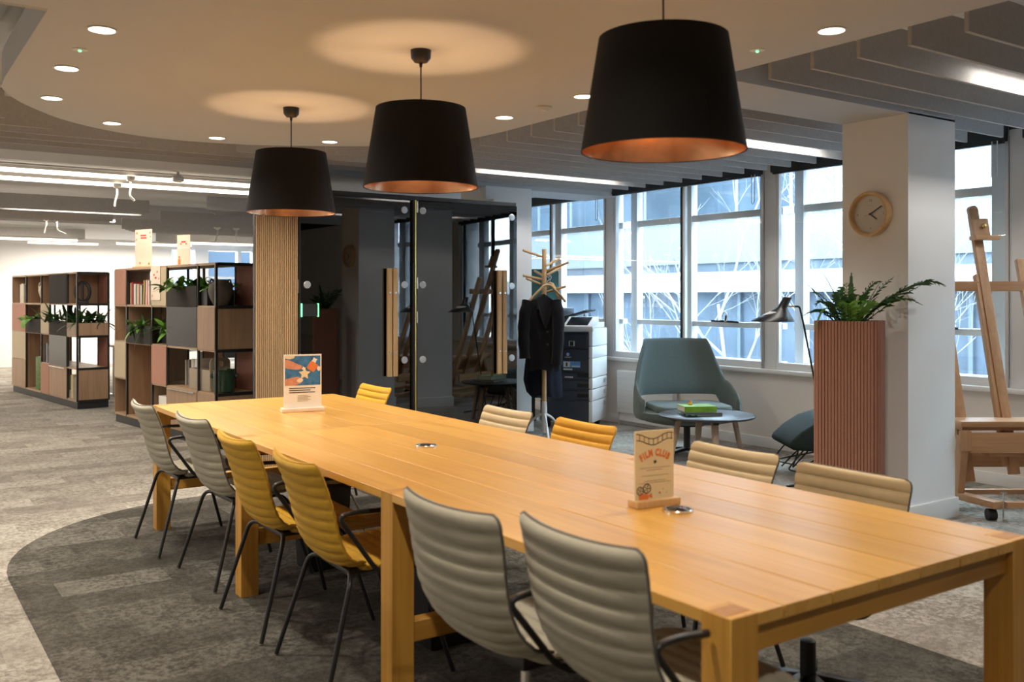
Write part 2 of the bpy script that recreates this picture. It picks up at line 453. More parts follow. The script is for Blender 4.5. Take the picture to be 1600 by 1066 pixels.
class MB:
    def __init__(s):
        s.v = []
        s.f = []
    def add(s, vs, fs):
        n = len(s.v)
        s.v += [tuple(v) for v in vs]
        s.f += [tuple(i+n for i in f) for f in fs]
        return s
    def bx(s, x0, x1, y0, y1, z0, z1, T=None):
        vs = [(x, y, z) for z in (z0, z1) for y in (y0, y1) for x in (x0, x1)]
        if T is not None:
            vs = [T @ Vector(v) for v in vs]
        return s.add(vs, [(0, 2, 3, 1), (4, 5, 7, 6), (0, 1, 5, 4), (2, 6, 7, 3), (0, 4, 6, 2), (1, 3, 7, 5)])
    def bar(s, a, b, w, h, up=(0, 0, 1)):
        """square bar from a to b; w across, h along up"""
        a, b, up = Vector(a), Vector(b), Vector(up)
        d = (b-a).normalized()
        sx = d.cross(up).normalized()
        sy = sx.cross(d).normalized()
        vs = []
        for p in (a, b):
            for i, j in ((-1, -1), (1, -1), (1, 1), (-1, 1)):
                vs.append(p+sx*(i*w/2)+sy*(j*h/2))
        return s.add(vs, [(0, 1, 2, 3), (7, 6, 5, 4), (0, 4, 5, 1), (1, 5, 6, 2), (2, 6, 7, 3), (3, 7, 4, 0)])
    def tube(s, pts, r, n=8, closed=False):
        P = [Vector(p) for p in pts]
        rr = r if isinstance(r, (list, tuple)) else [r]*len(P)
        up = None
        vs, fs = [], []
        m = len(P)
        for i in range(m):
            if closed:
                d = (P[(i+1) % m]-P[i-1]).normalized()
            else:
                d = (P[min(i+1, m-1)]-P[max(i-1, 0)]).normalized()
            if up is None:
                up = d.orthogonal().normalized()
            up = (up-d*up.dot(d)).normalized()
            b = d.cross(up)
            for k in range(n):
                a = 2*PI*k/n
                vs.append(P[i]+(up*math.cos(a)+b*math.sin(a))*rr[i])
        for i in range(m if closed else m-1):
            j = (i+1) % m
            for k in range(n):
                l = (k+1) % n
                fs.append((i*n+k, i*n+l, j*n+l, j*n+k))
        if not closed:
            fs.append(tuple(range(n-1, -1, -1)))
            fs.append(tuple((m-1)*n+k for k in range(n)))
        return s.add(vs, fs)
    def lathe(s, prof, n=32, c=(0, 0, 0), cap=True):
        vs, fs = [], []
        for r, z in prof:
            for k in range(n):
                a = 2*PI*k/n
                vs.append((c[0]+r*math.cos(a), c[1]+r*math.sin(a), c[2]+z))
        m = len(prof)
        for i in range(m-1):
            for k in range(n):
                l = (k+1) % n
                fs.append((i*n+k, i*n+l, (i+1)*n+l, (i+1)*n+k))
        if cap:
            fs.append(tuple(range(n-1, -1, -1)))
            fs.append(tuple((m-1)*n+k for k in range(n)))
        return s.add(vs, fs)
    def prism(s, poly, z0, z1, T=None):
        n = len(poly)
        vs = [Vector((p[0], p[1], z0)) for p in poly]+[Vector((p[0], p[1], z1)) for p in poly]
        if T is not None:
            vs = [T @ v for v in vs]
        fs = [tuple(range(n-1, -1, -1)), tuple(range(n, 2*n))]
        for i in range(n):
            j = (i+1) % n
            fs.append((i, j, n+j, n+i))
        return s.add(vs, fs)
    def grid(s, rows, closed=False):
        m, n = len(rows), len(rows[0])
        fs = []
        for i in range(m-1):
            for k in range(n if closed else n-1):
                l = (k+1) % n
                fs.append((i*n+k, i*n+l, (i+1)*n+l, (i+1)*n+k))
        return s.add([p for r in rows for p in r], fs)
    def ball(s, c, rx, ry=None, rz=None, n=12, m=8):
        ry = rx if ry is None else ry
        rz = rx if rz is None else rz
        vs, fs = [], []
        for i in range(m+1):
            t = PI*i/m
            for k in range(n):
                a = 2*PI*k/n
                q = max(math.sin(t), 1e-3)
                vs.append((c[0]+rx*q*math.cos(a), c[1]+ry*q*math.sin(a), c[2]-rz*math.cos(t)))
        for i in range(m):
            for k in range(n):
                l = (k+1) % n
                fs.append((i*n+k, i*n+l, (i+1)*n+l, (i+1)*n+k))
        return s.add(vs, fs)
    def obj(s, name, m, parent=None, bev=0.0, smooth=None, ang=38, seg=2, loc=None, rot=None):
        me = bpy.data.meshes.new(name)
        me.from_pydata(s.v, [], s.f)
        me.validate()
        bm = bmesh.new()
        bm.from_mesh(me)
        bmesh.ops.recalc_face_normals(bm, faces=bm.faces)
        if bev:
            ed = [e for e in bm.edges if len(e.link_faces) == 2 and e.calc_face_angle(0) > 0.5]
            bmesh.ops.bevel(bm, geom=ed, offset=bev, segments=seg, affect='EDGES', profile=0.6)
        bm.to_mesh(me)
        bm.free()
        me.materials.append(M[m] if isinstance(m, str) else m)
        if smooth or (smooth is None and bev):
            me.polygons.foreach_set('use_smooth', [True]*len(me.polygons))
            me.set_sharp_from_angle(angle=math.radians(ang))
        o = bpy.data.objects.new(name, me)
        C.objects.link(o)
        if parent:
            o.parent = parent
        if loc:
            o.location = loc
        if rot:
            o.rotation_euler = rot
        return o

def tag(o, label=None, cat=None, group=None, kind=None):
    if label:
        o['label'] = label
    if cat:
        o['category'] = cat
    if group:
        o['group'] = group
    if kind:
        o['kind'] = kind
    return o

def thing(name, label, cat, loc=(0, 0, 0), rz=0.0, group=None):
    o = bpy.data.objects.new(name, None)
    o.empty_display_size = 0.1
    C.objects.link(o)
    o.location = loc
    o.rotation_euler = (0, 0, rz)
    return tag(o, label, cat, group)

def struct(name, label=None, loc=(0, 0, 0), rz=0.0):
    o = bpy.data.objects.new(name, None)
    C.objects.link(o)
    o.location = loc
    o.rotation_euler = (0, 0, rz)
    return tag(o, label, None, None, 'structure')

def dup(root, loc, rz, label, group=None, swap=None):
    """copy a thing with its parts and sub-parts"""
    def cp(o, par):
        c = o.copy()
        if swap and o.type == 'MESH' and o.data.materials and o.data.materials[0].name in swap:
            key = (o.data.name, swap[o.data.materials[0].name].name)
            if key not in cp.cache:
                d = o.data.copy()
                d.materials[0] = swap[o.data.materials[0].name]
                cp.cache[key] = d
            c.data = cp.cache[key]
        C.objects.link(c)
        if par:
            c.parent = par
        for ch in o.children:
            cp(ch, c)
        return c
    cp.cache = dup.cache
    r = cp(root, None)
    r.location = loc
    r.rotation_euler = (0, 0, rz)
    r['label'] = label
    if group:
        r['group'] = group
    return r
dup.cache = {}

def text_mesh(body, size, bold=0.0):
    cu = bpy.data.curves.new('lettering', 'FONT')
    cu.body = body
    cu.size = size
    cu.align_x = 'CENTER'
    cu.offset = bold
    cu.resolution_u = 2
    o = bpy.data.objects.new('lettering', cu)
    C.objects.link(o)
    dg = bpy.context.evaluated_depsgraph_get()
    me = o.evaluated_get(dg).to_mesh()
    vs = [v.co.copy() for v in me.vertices]
    fs = [tuple(p.vertices) for p in me.polygons]
    o.evaluated_get(dg).to_mesh_clear()
    bpy.data.objects.remove(o, do_unlink=True)
    bpy.data.curves.remove(cu)
    return vs, fs

def rrect(x0, x1, y0, y1, r, n=5):
    out = []
    for cx, cy, a0 in ((x1-r, y1-r, 0), (x0+r, y1-r, PI/2), (x0+r, y0+r, PI), (x1-r, y0+r, 1.5*PI)):
        for k in range(n+1):
            a = a0+PI/2*k/n
            out.append((cx+r*math.cos(a), cy+r*math.sin(a)))
    return out
XZ = Matrix(((1, 0, 0, 0), (0, 0, -1, 0), (0, 1, 0, 0), (0, 0, 0, 1)))      # (x,y,z) -> (x,-z,y): a drawing in xy stands up in xz
YZ = Matrix(((0, 0, 1, 0), (1, 0, 0, 0), (0, 1, 0, 0), (0, 0, 0, 1)))       # (x,y,z) -> (z,x,y)

# ================================================================== SETTING
# ---- floor
fl = MB().bx(-9, 5.9, -5, 20.2, -0.1, 0.0).bx(5.9, 9.2, 16.0, 20.2, -0.1, 0.0).obj('floor', 'carpet')
tag(fl, kind='structure')
poly = [(2.04, -3.0), (2.04, 3.96)]
for k in range(1, 32):
    a = PI*k/32
    poly.append((0.592+1.448*math.cos(a), 3.96+1.448*math.sin(a)))
poly += [(-0.856, 3.96), (-0.856, -3.0)]
ins = MB().prism(poly, -0.02, 0.003).obj('dark_carpet_inset', 'carpet_dark', fl)
tag(ins, 'dark grey carpet inset with a rounded end')

# ---- solid walls
def wall(name, *a, m='wallpaint'):
    return tag(MB().bx(*a).obj(name, m), kind='structure')
wall('wall_far', -9, 4.08, 20.0, 20.2, 0, 3.1)
wall('wall_left', -9.2, -9, -5, 20.2, 0, 3.1)
wall('wall_rear', -9.2, 6.2, -5.2, -5.0, 0, 3.1)
wall('wall_right', 5.52, 5.9, 9.1, 16.2, 0, 3.1)
wall('wall_recess', 5.9, 9.4, 16.0, 16.2, 0, 3.1)
wall('wall_recess_side', 9.2, 9.4, 16.2, 20.2, 0, 3.1)
# far window wall, glimpsed over the shelves
fw = struct('window_7', None, (0, 20.0, 0))
MB().bx(4.08, 9.2, 0, 0.15, 0, 0.75).bx(4.08, 9.2, 0, 0.15, 2.45, 3.1).obj('wall_panel', 'wallpaint', fw)
for x0, x1 in ((4.08, 4.12), (4.62, 4.92), (5.58, 5.66), (5.92, 6.5), (7.3, 7.4)):
    MB().bx(x0, x1, -0.02, 0.13, 0.75, 2.45).obj('mullion', 'winframe', fw)
MB().bx(4.08, 9.2, 0.03, 0.09, 1.83, 1.87).obj('transom', 'winframe', fw)
for x0, x1 in ((4.12, 4.62), (4.92, 5.58), (5.66, 5.92), (6.5, 7.3), (7.4, 9.2)):
    MB().bx(x0, x1, 0.05, 0.056, 0.75, 2.45).obj('pane', 'pane', fw)

# ---- ceiling
ce = tag(MB().bx(-9, 6.2, -5, 6.75, 2.86, 2.98).obj('ceiling', 'soffit'), kind='structure')
MB().bx(-9, 5.52, 6.75, 7.3, 2.53, 2.98).obj('beam', 'plaster', ce)
MB().bx(2.1, 4.324, 2.06, 2.53, 2.53, 2.98).obj('beam', 'plaster', ce)
MB().bx(-9, 5.52, 7.3, 10.4, 2.65, 2.98).obj('soffit_panel', 'plaster', ce)
MB().bx(-9, 5.52, 10.4, 15.5, 2.98, 3.1).obj('soffit_panel', 'plaster', ce)
MB().bx(5.52, 9.2, 15.5, 20.2, 2.98, 3.1).obj('soffit_panel', 'plaster', ce)
MB().bx(-9, 5.52, 15.5, 20.0, 2.62, 3.0).obj('soffit_panel', 'plaster', ce)
# dropped plaster raft with a rounded end
arc = [(2.035, -4.0), (2.035, 3.6), (2.03, 3.95), (1.96, 4.38), (1.76, 4.74), (1.50, 4.95), (1.22, 5.13),
       (0.88, 5.31), (0.52, 5.40), (0.20, 5.41), (-0.15, 5.27), (-0.43, 5.04), (-0.62, 4.78), (-0.76, 4.53), (-0.85, 4.27), (-0.872, 4.0)]
sm = [arc[0]]+[(p.x, p.y) for p in spline([(x, y, 0) for x, y in arc[1:]], 4)]
sm += [(-0.872, 2.622), (-4.2, 2.622), (-4.2, -4.0)]
raft = MB().prism(sm, 2.5, 2.66).obj('ceiling_raft', 'plaster')
tag(raft, kind='structure')
MB().bx(-4.2, -0.872, 2.622, 2.66, 2.5, 2.86).obj('upstand', 'baffle', raft)
MB().bx(-4.2, -0.872, 2.66, 4.3, 2.82, 2.86).obj('soffit_panel', 'baffle', ce)

# felt baffles hung across the room, ends following the raft
def baffle_mesh(L, h=0.19):
    b = MB().bx(-L/2, L/2, -0.010, 0.010, 0, h)
    me = bpy.data.meshes.new('baffle')
    me.from_pydata(b.v, [], b.f)
    me.materials.append(M['baffle'])
    me.materials.append(M['baffle_lit_edge'])
    me.update()
    for p in me.polygons:
        if p.normal.z < -0.9:
            p.material_index = 1
    return me
def baffle(x0, x1, y, z, h=0.19):
    o = bpy.data.objects.new('baffle', baffle_mesh(x1-x0, h))
    C.objects.link(o)
    o.parent = ce
    o.location = ((x0+x1)/2, y, z)
for k in range(-5, 22):
    y = 0.92+0.268*k
    right_end = 5.27
    if 2.05 < y < 2.6:
        baffle(4.34, right_end, y, 2.55)
        continue
    if y > 6.7:
        continue
    if y < 4.05:
        baffle(2.47, right_end, y, 2.55)
        continue
    q = 1-((y-4.05)/2.0)**2
    if q > 0:
        d = 1.87*math.sqrt(q)
        baffle(0.6+d, right_end, y, 2.55)
        if y > 4.3:
            baffle(-6.5, 0.6-d, y, 2.55)
    else:
        baffle(-6.5, right_end, y, 2.55)
for x0, x1, y0, n, z in ((2.08, 5.4, 10.56, 4, 2.50), (2.12, 5.4, 12.97, 4, 2.50), (1.95, 5.4, 14.66, 4, 2.50),
                         (-5.0, 1.70, 11.85, 3, 2.53), (-5.0, 1.52, 13.2, 2, 2.50), (-4.0, 1.75, 16.6, 2, 2.43), (3.0, 5.4, 16.8, 2, 2.44)):
    for i in range(n):
        baffle(x0+0.10*i if x0 > 0 else x0, x1, y0+0.22*i, z, 0.17)

# ---- window wall: x = 5.52, bays of 2.3 m between wide posts
VW = 5.52
wr = tag(MB().bx(VW, VW+0.36, -5, 9.1, 0, 0.70).obj('wall_window_side', 'dado'), kind='structure')
MB().bx(VW, VW+0.36, -5, 9.1, 2.64, 3.1).obj('lintel', 'blind', wr)
sl = tag(MB().bx(VW-0.045, VW+0.36, -5, 9.1, 0.695, 0.735).obj('trim_1', 'trim', bev=0.012), kind='structure')
tag(MB().bx(VW-0.018, VW, -5, 9.1, 0, 0.095).obj('baseboard_window_side', 'trim', bev=0.004), kind='structure')
MB().bx(VW, VW+0.36, -5, -0.09, 0.70, 2.64).obj('wall_panel', 'wallpaint', wr)
posts = [-2.325, -0.025, 2.275, 4.575, 6.875, 9.1]
for i in range(1, 5):
    ya, yb = posts[i]+0.065, posts[i+1]-0.065
    W_ = struct('window_%d' % (i+1), None, (VW, 0, 0))
    MB().bx(0.0, 0.09, posts[i]-0.065, posts[i]+0.065, 0.735, 2.70).obj('post', 'winframe', W_, bev=0.006)
    MB().bx(-0.012, 0.0, posts[i]+0.066, posts[i]+0.09, 0.735, 2.66).obj('edge_strip', 'alu', W_)
    ym = (ya+yb)/2
    # inner sliding sashes with slim aluminium stiles
    MB().bx(0.01, 0.07, ya, yb, 0.735, 0.80).obj('bottom_rail', 'winframe', W_, bev=0.005)
    MB().bx(0.01, 0.07, ya, yb, 2.60, 2.66).obj('top_rail', 'winframe', W_, bev=0.005)
    MB().bx(0.012, 0.05, ym-0.03, ym, 0.80, 2.60).obj('sash_stile', 'winframe', W_)
    MB().bx(0.008, 0.05, ym, ym+0.03, 0.80, 2.60).obj('sash_stile', 'black_metal', W_)
    MB().bx(0.012, 0.05, ya, ya+0.02, 0.80, 2.60).obj('sash_stile', 'black_metal', W_)
    MB().bx(0.012, 0.05, yb-0.03, yb, 0.80, 2.60).obj('sash_stile', 'winframe', W_)
    for a, b in ((ya, ym), (ym, yb)):
        MB().bx(0.03, 0.034, a, b, 0.80, 2.60).obj('pane', 'pane', W_)
    # outer casement frames
    for y0, wd in ((ya+0.08, 0.19), (ym+0.11, 0.13), (yb-0.12, 0.1)):
        MB().bx(0.25, 0.34, y0, y0+wd, 0.735, 2.70).obj('outer_mullion', 'winframe', W_, bev=0.006)
    MB().bx(0.26, 0.33, ya, yb, 2.20, 2.27).obj('transom', 'winframe', W_, bev=0.006)
    MB().bx(0.26, 0.33, ya, yb, 1.10, 1.155).obj('outer_rail', 'winframe', W_, bev=0.006)
    MB().bx(0.26, 0.33, ya, yb, 0.735, 0.79).obj('outer_sill_rail', 'winframe', W_, bev=0.006)
    for a, b in ((ya, ym), (ym, yb)):
        MB().bx(0.29, 0.296, a, b, 0.79, 2.70).obj('outer_pane', 'pane', W_)
    # window stay
    st = MB().bar((0.24, ym-0.55, 1.155), (0.18, ym-0.36, 1.165), 0.018, 0.02).bar((0.2, ym-0.42, 1.16), (0.21, ym-0.42, 1.22), 0.02, 0.02)
    st.tube([(0.2, ym-0.36, 1.16), (0.17, ym-0.25, 1.165)], 0.009, 6)
    st.obj('window_stay', 'black_metal', W_)
    MB().tube([(0.19, ym-0.42+0.03*math.cos(t*0.7), 1.21+0.05*math.sin(t*0.7)) for t in range(9)], 0.006, 6).obj('white_loop', 'cable', W_)
    bl = thing('roller_blind', ['dark roller blind rolled up over window behind the camera side', 'dark roller blind rolled up above the window nearest the easel base',
                                'dark roller blind rolled up over the window beside the clock column', 'dark roller blind rolled up over the windows behind the teal armchair',
                                'dark roller blind rolled up over window behind the copier'][i], 'blind', (VW-0.075, 0, 0), 0, None)
    MB().bx(0, 0.06, ya, yb, 2.555, 2.80).obj('cassette', 'blind', bl, bev=0.01)
    MB().bx(0.01, 0.05, ya+0.02, yb-0.02, 2.54, 2.556).obj('bottom_bar', 'black_metal', bl)
    MB().tube([(0.0, ya+0.05, 2.56), (-0.005, ya+0.05, 2.30), (-0.005, ya+0.07, 2.28), (0, ya+0.09, 2.30), (0, ya+0.09, 2.56)], 0.004, 5).obj('pull_chain', 'cable', bl)

# ---- columns
co = tag(MB().bx(3.813, 4.324, 2.06, 2.53, 0, 2.54).obj('column', 'wallpaint'), kind='structure')
tag(MB().bx(3.795, 4.342, 2.042, 2.548, 0, 0.125).obj('baseboard_column', 'trim', bev=0.006), kind='structure')
tag(MB().bx(3.75, 4.324, 6.72, 7.2, 0, 2.54).obj('column', 'wallpaint'), kind='structure')
tag(MB().bx(3.735, 4.342, 6.702, 7.218, 0, 0.125).obj('baseboard_column', 'trim', bev=0.006), kind='structure')

# ---- outside: street, canopy, facades
ex = struct('exterior', 'street and buildings outside the windows')
MB().bx(7, 60, -25, 45, -3.3, -3.2).obj('street', 'asphalt', ex)
MB().bx(17.6, 18.2, -25, 45, -3.2, 1.55).obj('hoarding', 'outwall', ex)
for i in range(26):
    MB().bx(17.5, 17.6, -20+2.1*i, -19.9+2.1*i, -3.2, 1.5).obj('hoarding_post', 'facade2', ex)
MB().bx(17.2, 19.5, -25, 45, 1.55, 2.08).obj('canopy', 'roofwhite', ex)
MB().bx(20, 20.6, -25, 45, 2.0, 2.45).obj('spandrel', 'facade2', ex)
MB().bx(19.9, 20.6, -25, 45, 2.45, 3.75).obj('cladding', 'facade', ex)
MB().bx(20.1, 20.6, -25, 45, 3.75, 12).obj('upper_glazing', 'outglass', ex)
MB().bx(19.85, 20.1, -25, 45, 3.75, 3.95).obj('floor_edge', 'roofwhite', ex)
MB().bx(19.85, 20.1, -25, 45, 6.6, 6.9).obj('floor_edge', 'roofwhite', ex)
for i in range(34):
    MB().bx(19.95, 20.12, -22+2*i, -21.9+2*i, 3.95, 12).obj('glazing_mullion', 'facade', ex)
for y0, y1, z0, z1 in ((-3.5, -1.6, 4.2, 5.6), (1.0, 4.2, 4.3, 6.5), (6.6, 7.6, 4.2, 6.5), (-9, -6, 4.2, 6.5)):
    MB().bx(20.02, 20.09, y0, y1, z0, z1).obj('lit_room_blind', 'outyellow', ex)
MB().bx(20.0, 20.08, 10, 45, 3.95, 12).obj('dark_glazing', 'outdark', ex)
MB().bx(2, 9.6, 30, 30.5, -3.2, 9).obj('far_building', 'farblue', ex)
MB().bx(9.6, 20.6, 30, 30.5, -3.2, 12).obj('far_building', 'facade2', ex)
for z in (0.2, 3.0, 5.8):
    MB().bx(9.6, 20.6, 29.9, 30, z, z+0.5).obj('far_floor_edge', 'facade', ex)
for i in range(8):
    MB().bx(10+1.3*i, 10.12+1.3*i, 29.9, 30, -3.2, 12).obj('far_mullion', 'roofwhite', ex)
MB().bx(6.7, 7.6, 29.7, 30, -3.2, 9).obj('far_building_pier', 'facade', ex)

# ---- bare trees outside
def tree(loc, h, seed, label):
    rr = random.Random(seed)
    t = thing('birch_tree', label, 'tree', loc, 0, 'bare birch trees outside the windows')
    trunk, br, tw = MB(), MB(), MB()
    tips = []
    def grow(p, d, L, r, lev):
        n = 4 if lev < 2 else 3
        pts = [p]
        q, dd = p.copy(), d.copy()
        for i in range(n):
            dd = (dd+Vector((rr.uniform(-.16, .16), rr.uniform(-.16, .16), rr.uniform(-.02, .12)))).normalized()
            q = q+dd*(L/n)
            pts.append(q.copy())
        rad = [r*(1-0.55*i/n) for i in range(n+1)]
        (trunk if lev == 0 else br if lev < 3 else tw).tube(pts, rad, 6 if lev < 2 else 4)
        if lev >= 4:
            tips.append(q)
            return
        k = 7 if lev == 0 else 4 if lev < 3 else 3
        for i in range(k):
            f = 0.3+0.7*(i+rr.random()*0.6)/k
            f = min(f, 1)
            j = min(int(f*n), n-1)
            b = pts[j].lerp(pts[j+1], f*n-j)
            a = rr.uniform(0, 2*PI)
            sd = dd.orthogonal().normalized()
            sd.rotate(Matrix.Rotation(a, 3, dd))
            nd = (dd*0.85+sd*rr.uniform(0.45, 0.8)+Vector((0, 0, 0.18))).normalized()
            grow(b, nd, L*rr.uniform(0.42, 0.6), r*0.42, lev+1)
    grow(Vector((0, 0, 0)), Vector((rr.uniform(-.05, .05), rr.uniform(-.08, .08), 1)).normalized(), h, 0.055, 0)
    trunk.obj('trunk', 'bark', t, smooth=True)
    br.obj('branches', 'bark', t, smooth=True)['kind'] = 'stuff'
    tw.obj('twigs', 'bark', t)['kind'] = 'stuff'
    ct = MB()
    for p in tips:
        if rr.random() < 0.10:
            ct.ball(p, 0.018, n=5, m=3)
    if ct.v:
        ct.obj('catkins', 'catkin', t)['kind'] = 'stuff'
tree((10.2, 9.2, -3.2), 4.6, 3, 'bare pale tree outside, behind the copier and the coat stand')
tree((10.6, 7.35, -3.2), 5.0, 11, 'bare pale tree outside, seen above the teal armchair left of the slim mullion')
tree((12.2, 7.6, -3.2), 6.2, 21, 'taller bare pale tree outside, its crown above the teal armchair window')
tree((8.6, 2.3, -3.2), 3.4, 5, 'bare pale tree outside, low behind the wooden easel')

# ================================================================== LIGHTS OF THE ROOM
RZ = 2.5
def downlight(x, y, label):
    t = thing('downlight', label, 'light', (x, y, RZ), 0, 'recessed downlights in the white ceiling raft')
    MB().lathe([(0.055, 0.004), (0.06, -0.004), (0.052, -0.006), (0.05, 0.0), (0.05, 0.004)], 24, cap=False).obj('bezel', 'trim', t, smooth=True)
    MB().lathe([(0.0005, -0.0035), (0.05, -0.003)], 24, cap=False).obj('diffuser', 'led', t)
    lamp('downlight_lamp', 'AREA', (x, y, RZ-0.012), DOWN, NEUT, 0.09, None, math.radians(140))
DOWN = 14.0
dls = [(-0.647, 2.80, 'nearest round downlight on the left edge of the ceiling raft'),
       (-0.652, 3.59, 'second round downlight along the left edge of the ceiling raft'),
       (-0.60, 4.37, 'round downlight at the left shoulder of the ceiling raft curve'),
       (-0.166, 4.978, 'round downlight on the far left of the raft curve'),
       (0.545, 5.151, 'round downlight at the far tip of the ceiling raft, left of the far pendant'),
       (1.247, 4.863, 'round downlight between the far and the middle pendant'),
       (1.758, 3.428, 'round downlight just right of the middle pendant shade'),
       (1.778, 2.685, 'round downlight half hidden by the nearest pendant shade'),
       (1.82, 1.121, 'round downlight right of the nearest pendant shade')]
for d in dls:
    downlight(*d)
for x, y in ((-0.65, 0.4), (-0.65, -1.2), (1.8, -0.4)):
    lamp('downlight_lamp', 'AREA', (x, y, RZ-0.012), DOWN, NEUT, 0.09, None, math.radians(140))
for x, y, lb in ((-0.663, 3.189, 'tiny green indicator light on ceiling between two left downlights'), (1.811, 1.504, 'tiny green indicator light on ceiling beside the nearest pendant')):
    t = thing('emergency_light', lb, 'light', (x, y, RZ), 0, None)
    MB().lathe([(0.03, 0.003), (0.033, -0.003), (0.012, -0.005), (0.0005, -0.005)], 18, cap=False).obj('bezel', 'trim', t, smooth=True)
    MB().ball((0, 0, -0.006), 0.007, n=8, m=5).obj('indicator', 'greenled', t)
t = thing('smoke_detector', 'flat round sensor on ceiling raft between two right downlights', 'sensor', (1.771, 3.046, RZ))
MB().lathe([(0.05, 0.002), (0.05, -0.008), (0.035, -0.014), (0.0005, -0.014)], 20, cap=False).obj('housing', 'plaster', t, smooth=True)
MB().lathe([(0.02, -0.012), (0.018, -0.022), (0.0005, -0.022)], 14, cap=False).obj('sensor_head', 'soffit', t, smooth=True)

def strip(x0, x1, y, z, label, m, power, col, wdt=0.06, group=None, h=0.035, dz=0.0):
    t = thing('linear_light', label, 'light', ((x0+x1)/2, y, z), 0, group)
    L = x1-x0
    MB().bx(-L/2, L/2, -wdt/2, wdt/2, 0.004, h).obj('housing', 'trim', t)
    MB().bx(-L/2+0.01, L/2-0.01, -wdt/2+0.004, wdt/2-0.004, -dz, 0.004).obj('diffuser', m, t)
    lamp('strip_lamp', 'AREA', ((x0+x1)/2, y, z-dz-0.006), power, col, L-0.02, wdt-0.01)
gA = 'slim strip lights between the grey baffles'
strip(3.45, 5.0, 1.322, 2.65, 'white strip light between the baffles over the easel', 'ledcool', 11, COOL, 0.07, gA)
strip(3.55, 4.95, 3.466, 2.64, 'white strip light between baffles behind the nearest pendant', 'ledcool', 11, COOL, 0.07, gA)
strip(3.2, 4.85, 5.878, 2.62, 'long white strip light between baffles in front of the far column', 'ledcool', 11, COOL, 0.07, gA)
gB = 'long strip lights in the far office ceiling'
strip(-3.2, 2.0, 8.50, 2.60, 'long warm strip light nearest the grey baffles on the far office ceiling', 'ledstrip', 47, NEUT, 0.07, gB, 0.035, 0.03)
strip(-3.2, 2.4, 9.20, 2.60, 'second long warm strip light on the far office ceiling', 'ledstrip', 47, NEUT, 0.07, gB, 0.035, 0.03)
strip(0.08, 1.66, 12.15, 2.60, 'strip light hanging under the left grey baffle cluster over the shelves', 'ledstrip', 17, NEUT, 0.07, gB, 0.035, 0.03)
strip(-2.2, 1.66, 13.72, 2.56, 'long strip light hanging behind the left baffle cluster', 'ledstrip', 35, NEUT, 0.07, gB, 0.035, 0.03)
strip(-2.5, 1.60, 16.4, 2.40, 'strip light low in the far office, left of the posters', 'ledstrip', 51, NEUT, 0.07, gB, 0.035, 0.03)
strip(1.1, 2.35, 18.6, 2.46, 'short strip light close to the far white wall', 'ledstrip', 35, NEUT, 0.07, gB, 0.035, 0.03)
strip(2.5, 3.9, 17.7, 2.44, 'strip light behind the poster on the shelf top', 'ledstrip', 35, NEUT, 0.07, gB, 0.035, 0.03)
strip(3.3, 4.9, 16.4, 2.42, 'strip light under the right baffle cluster near the far windows', 'ledstrip', 23, NEUT, 0.07, gB, 0.035, 0.03)
for i, (x, y) in enumerate(((-4.5, 3.0), (-4.5, 7.0), (-5.5, 11.5), (-5.0, 15.5), (-3.0, 18.8), (-6.5, 18.6), (3.0, 18.9))):  # bare lamps for the unseen office; the far-wall row is added wall-wash
    lamp('office_fill_lamp', 'AREA', (x, y, 2.44), 110 if y > 18 else 75, NEUT, 3.0, 0.12)

# white flexes dropping from ceiling roses
for i, (x, y, z0, z1, dx, lb) in enumerate((
        (0.72, 8.50, 2.58, 2.36, 0.04, 'white flex and rose hanging from the nearest long strip light'),
        (0.74, 9.20, 2.58, 2.36, -0.02, 'white flex and rose hanging from the second long strip light'),
        (0.72, 13.72, 2.54, 2.33, -0.02, 'white flex and rose left of its pair under the far strip light'),
        (0.86, 13.72, 2.54, 2.33, 0.12, 'white curved flex beside another flex under the far strip light'),
        (3.12, 13.5, 2.50, 2.27, -0.03, 'white flex below the right baffle cluster, left of two'),
        (3.42, 13.5, 2.50, 2.27, 0.06, 'white flex below the right baffle cluster, right of two'))):
    t = thing('hanging_flex', lb, 'cable', (x, y, z0))
    MB().lathe([(0.055, 0.02), (0.05, -0.01), (0.02, -0.03), (0.0005, -0.03)], 16, cap=False).obj('rose', 'cable', t, smooth=True)
    MB().tube(spline([(0, 0, -0.02), (0.005, 0, (z1-z0)*0.4), (-0.01+dx*0.2, 0, (z1-z0)*0.75), (dx, 0, z1-z0)], 5), 0.009, 6).obj('flex', 'cable', t, smooth=True)
t = thing('ceiling_sensor', 'small white sensor hanging below the ceiling left of the far pendant', 'sensor', (0.98, 7.75, 2.65))
MB().tube([(0, 0, 0), (0, 0, -0.10)], 0.012, 8).obj('stem', 'cable', t, smooth=True)
MB().lathe([(0.03, -0.10), (0.055, -0.12), (0.055, -0.15), (0.03, -0.165), (0.0005, -0.166)], 18, cap=False).obj('housing', 'alu', t, smooth=True)

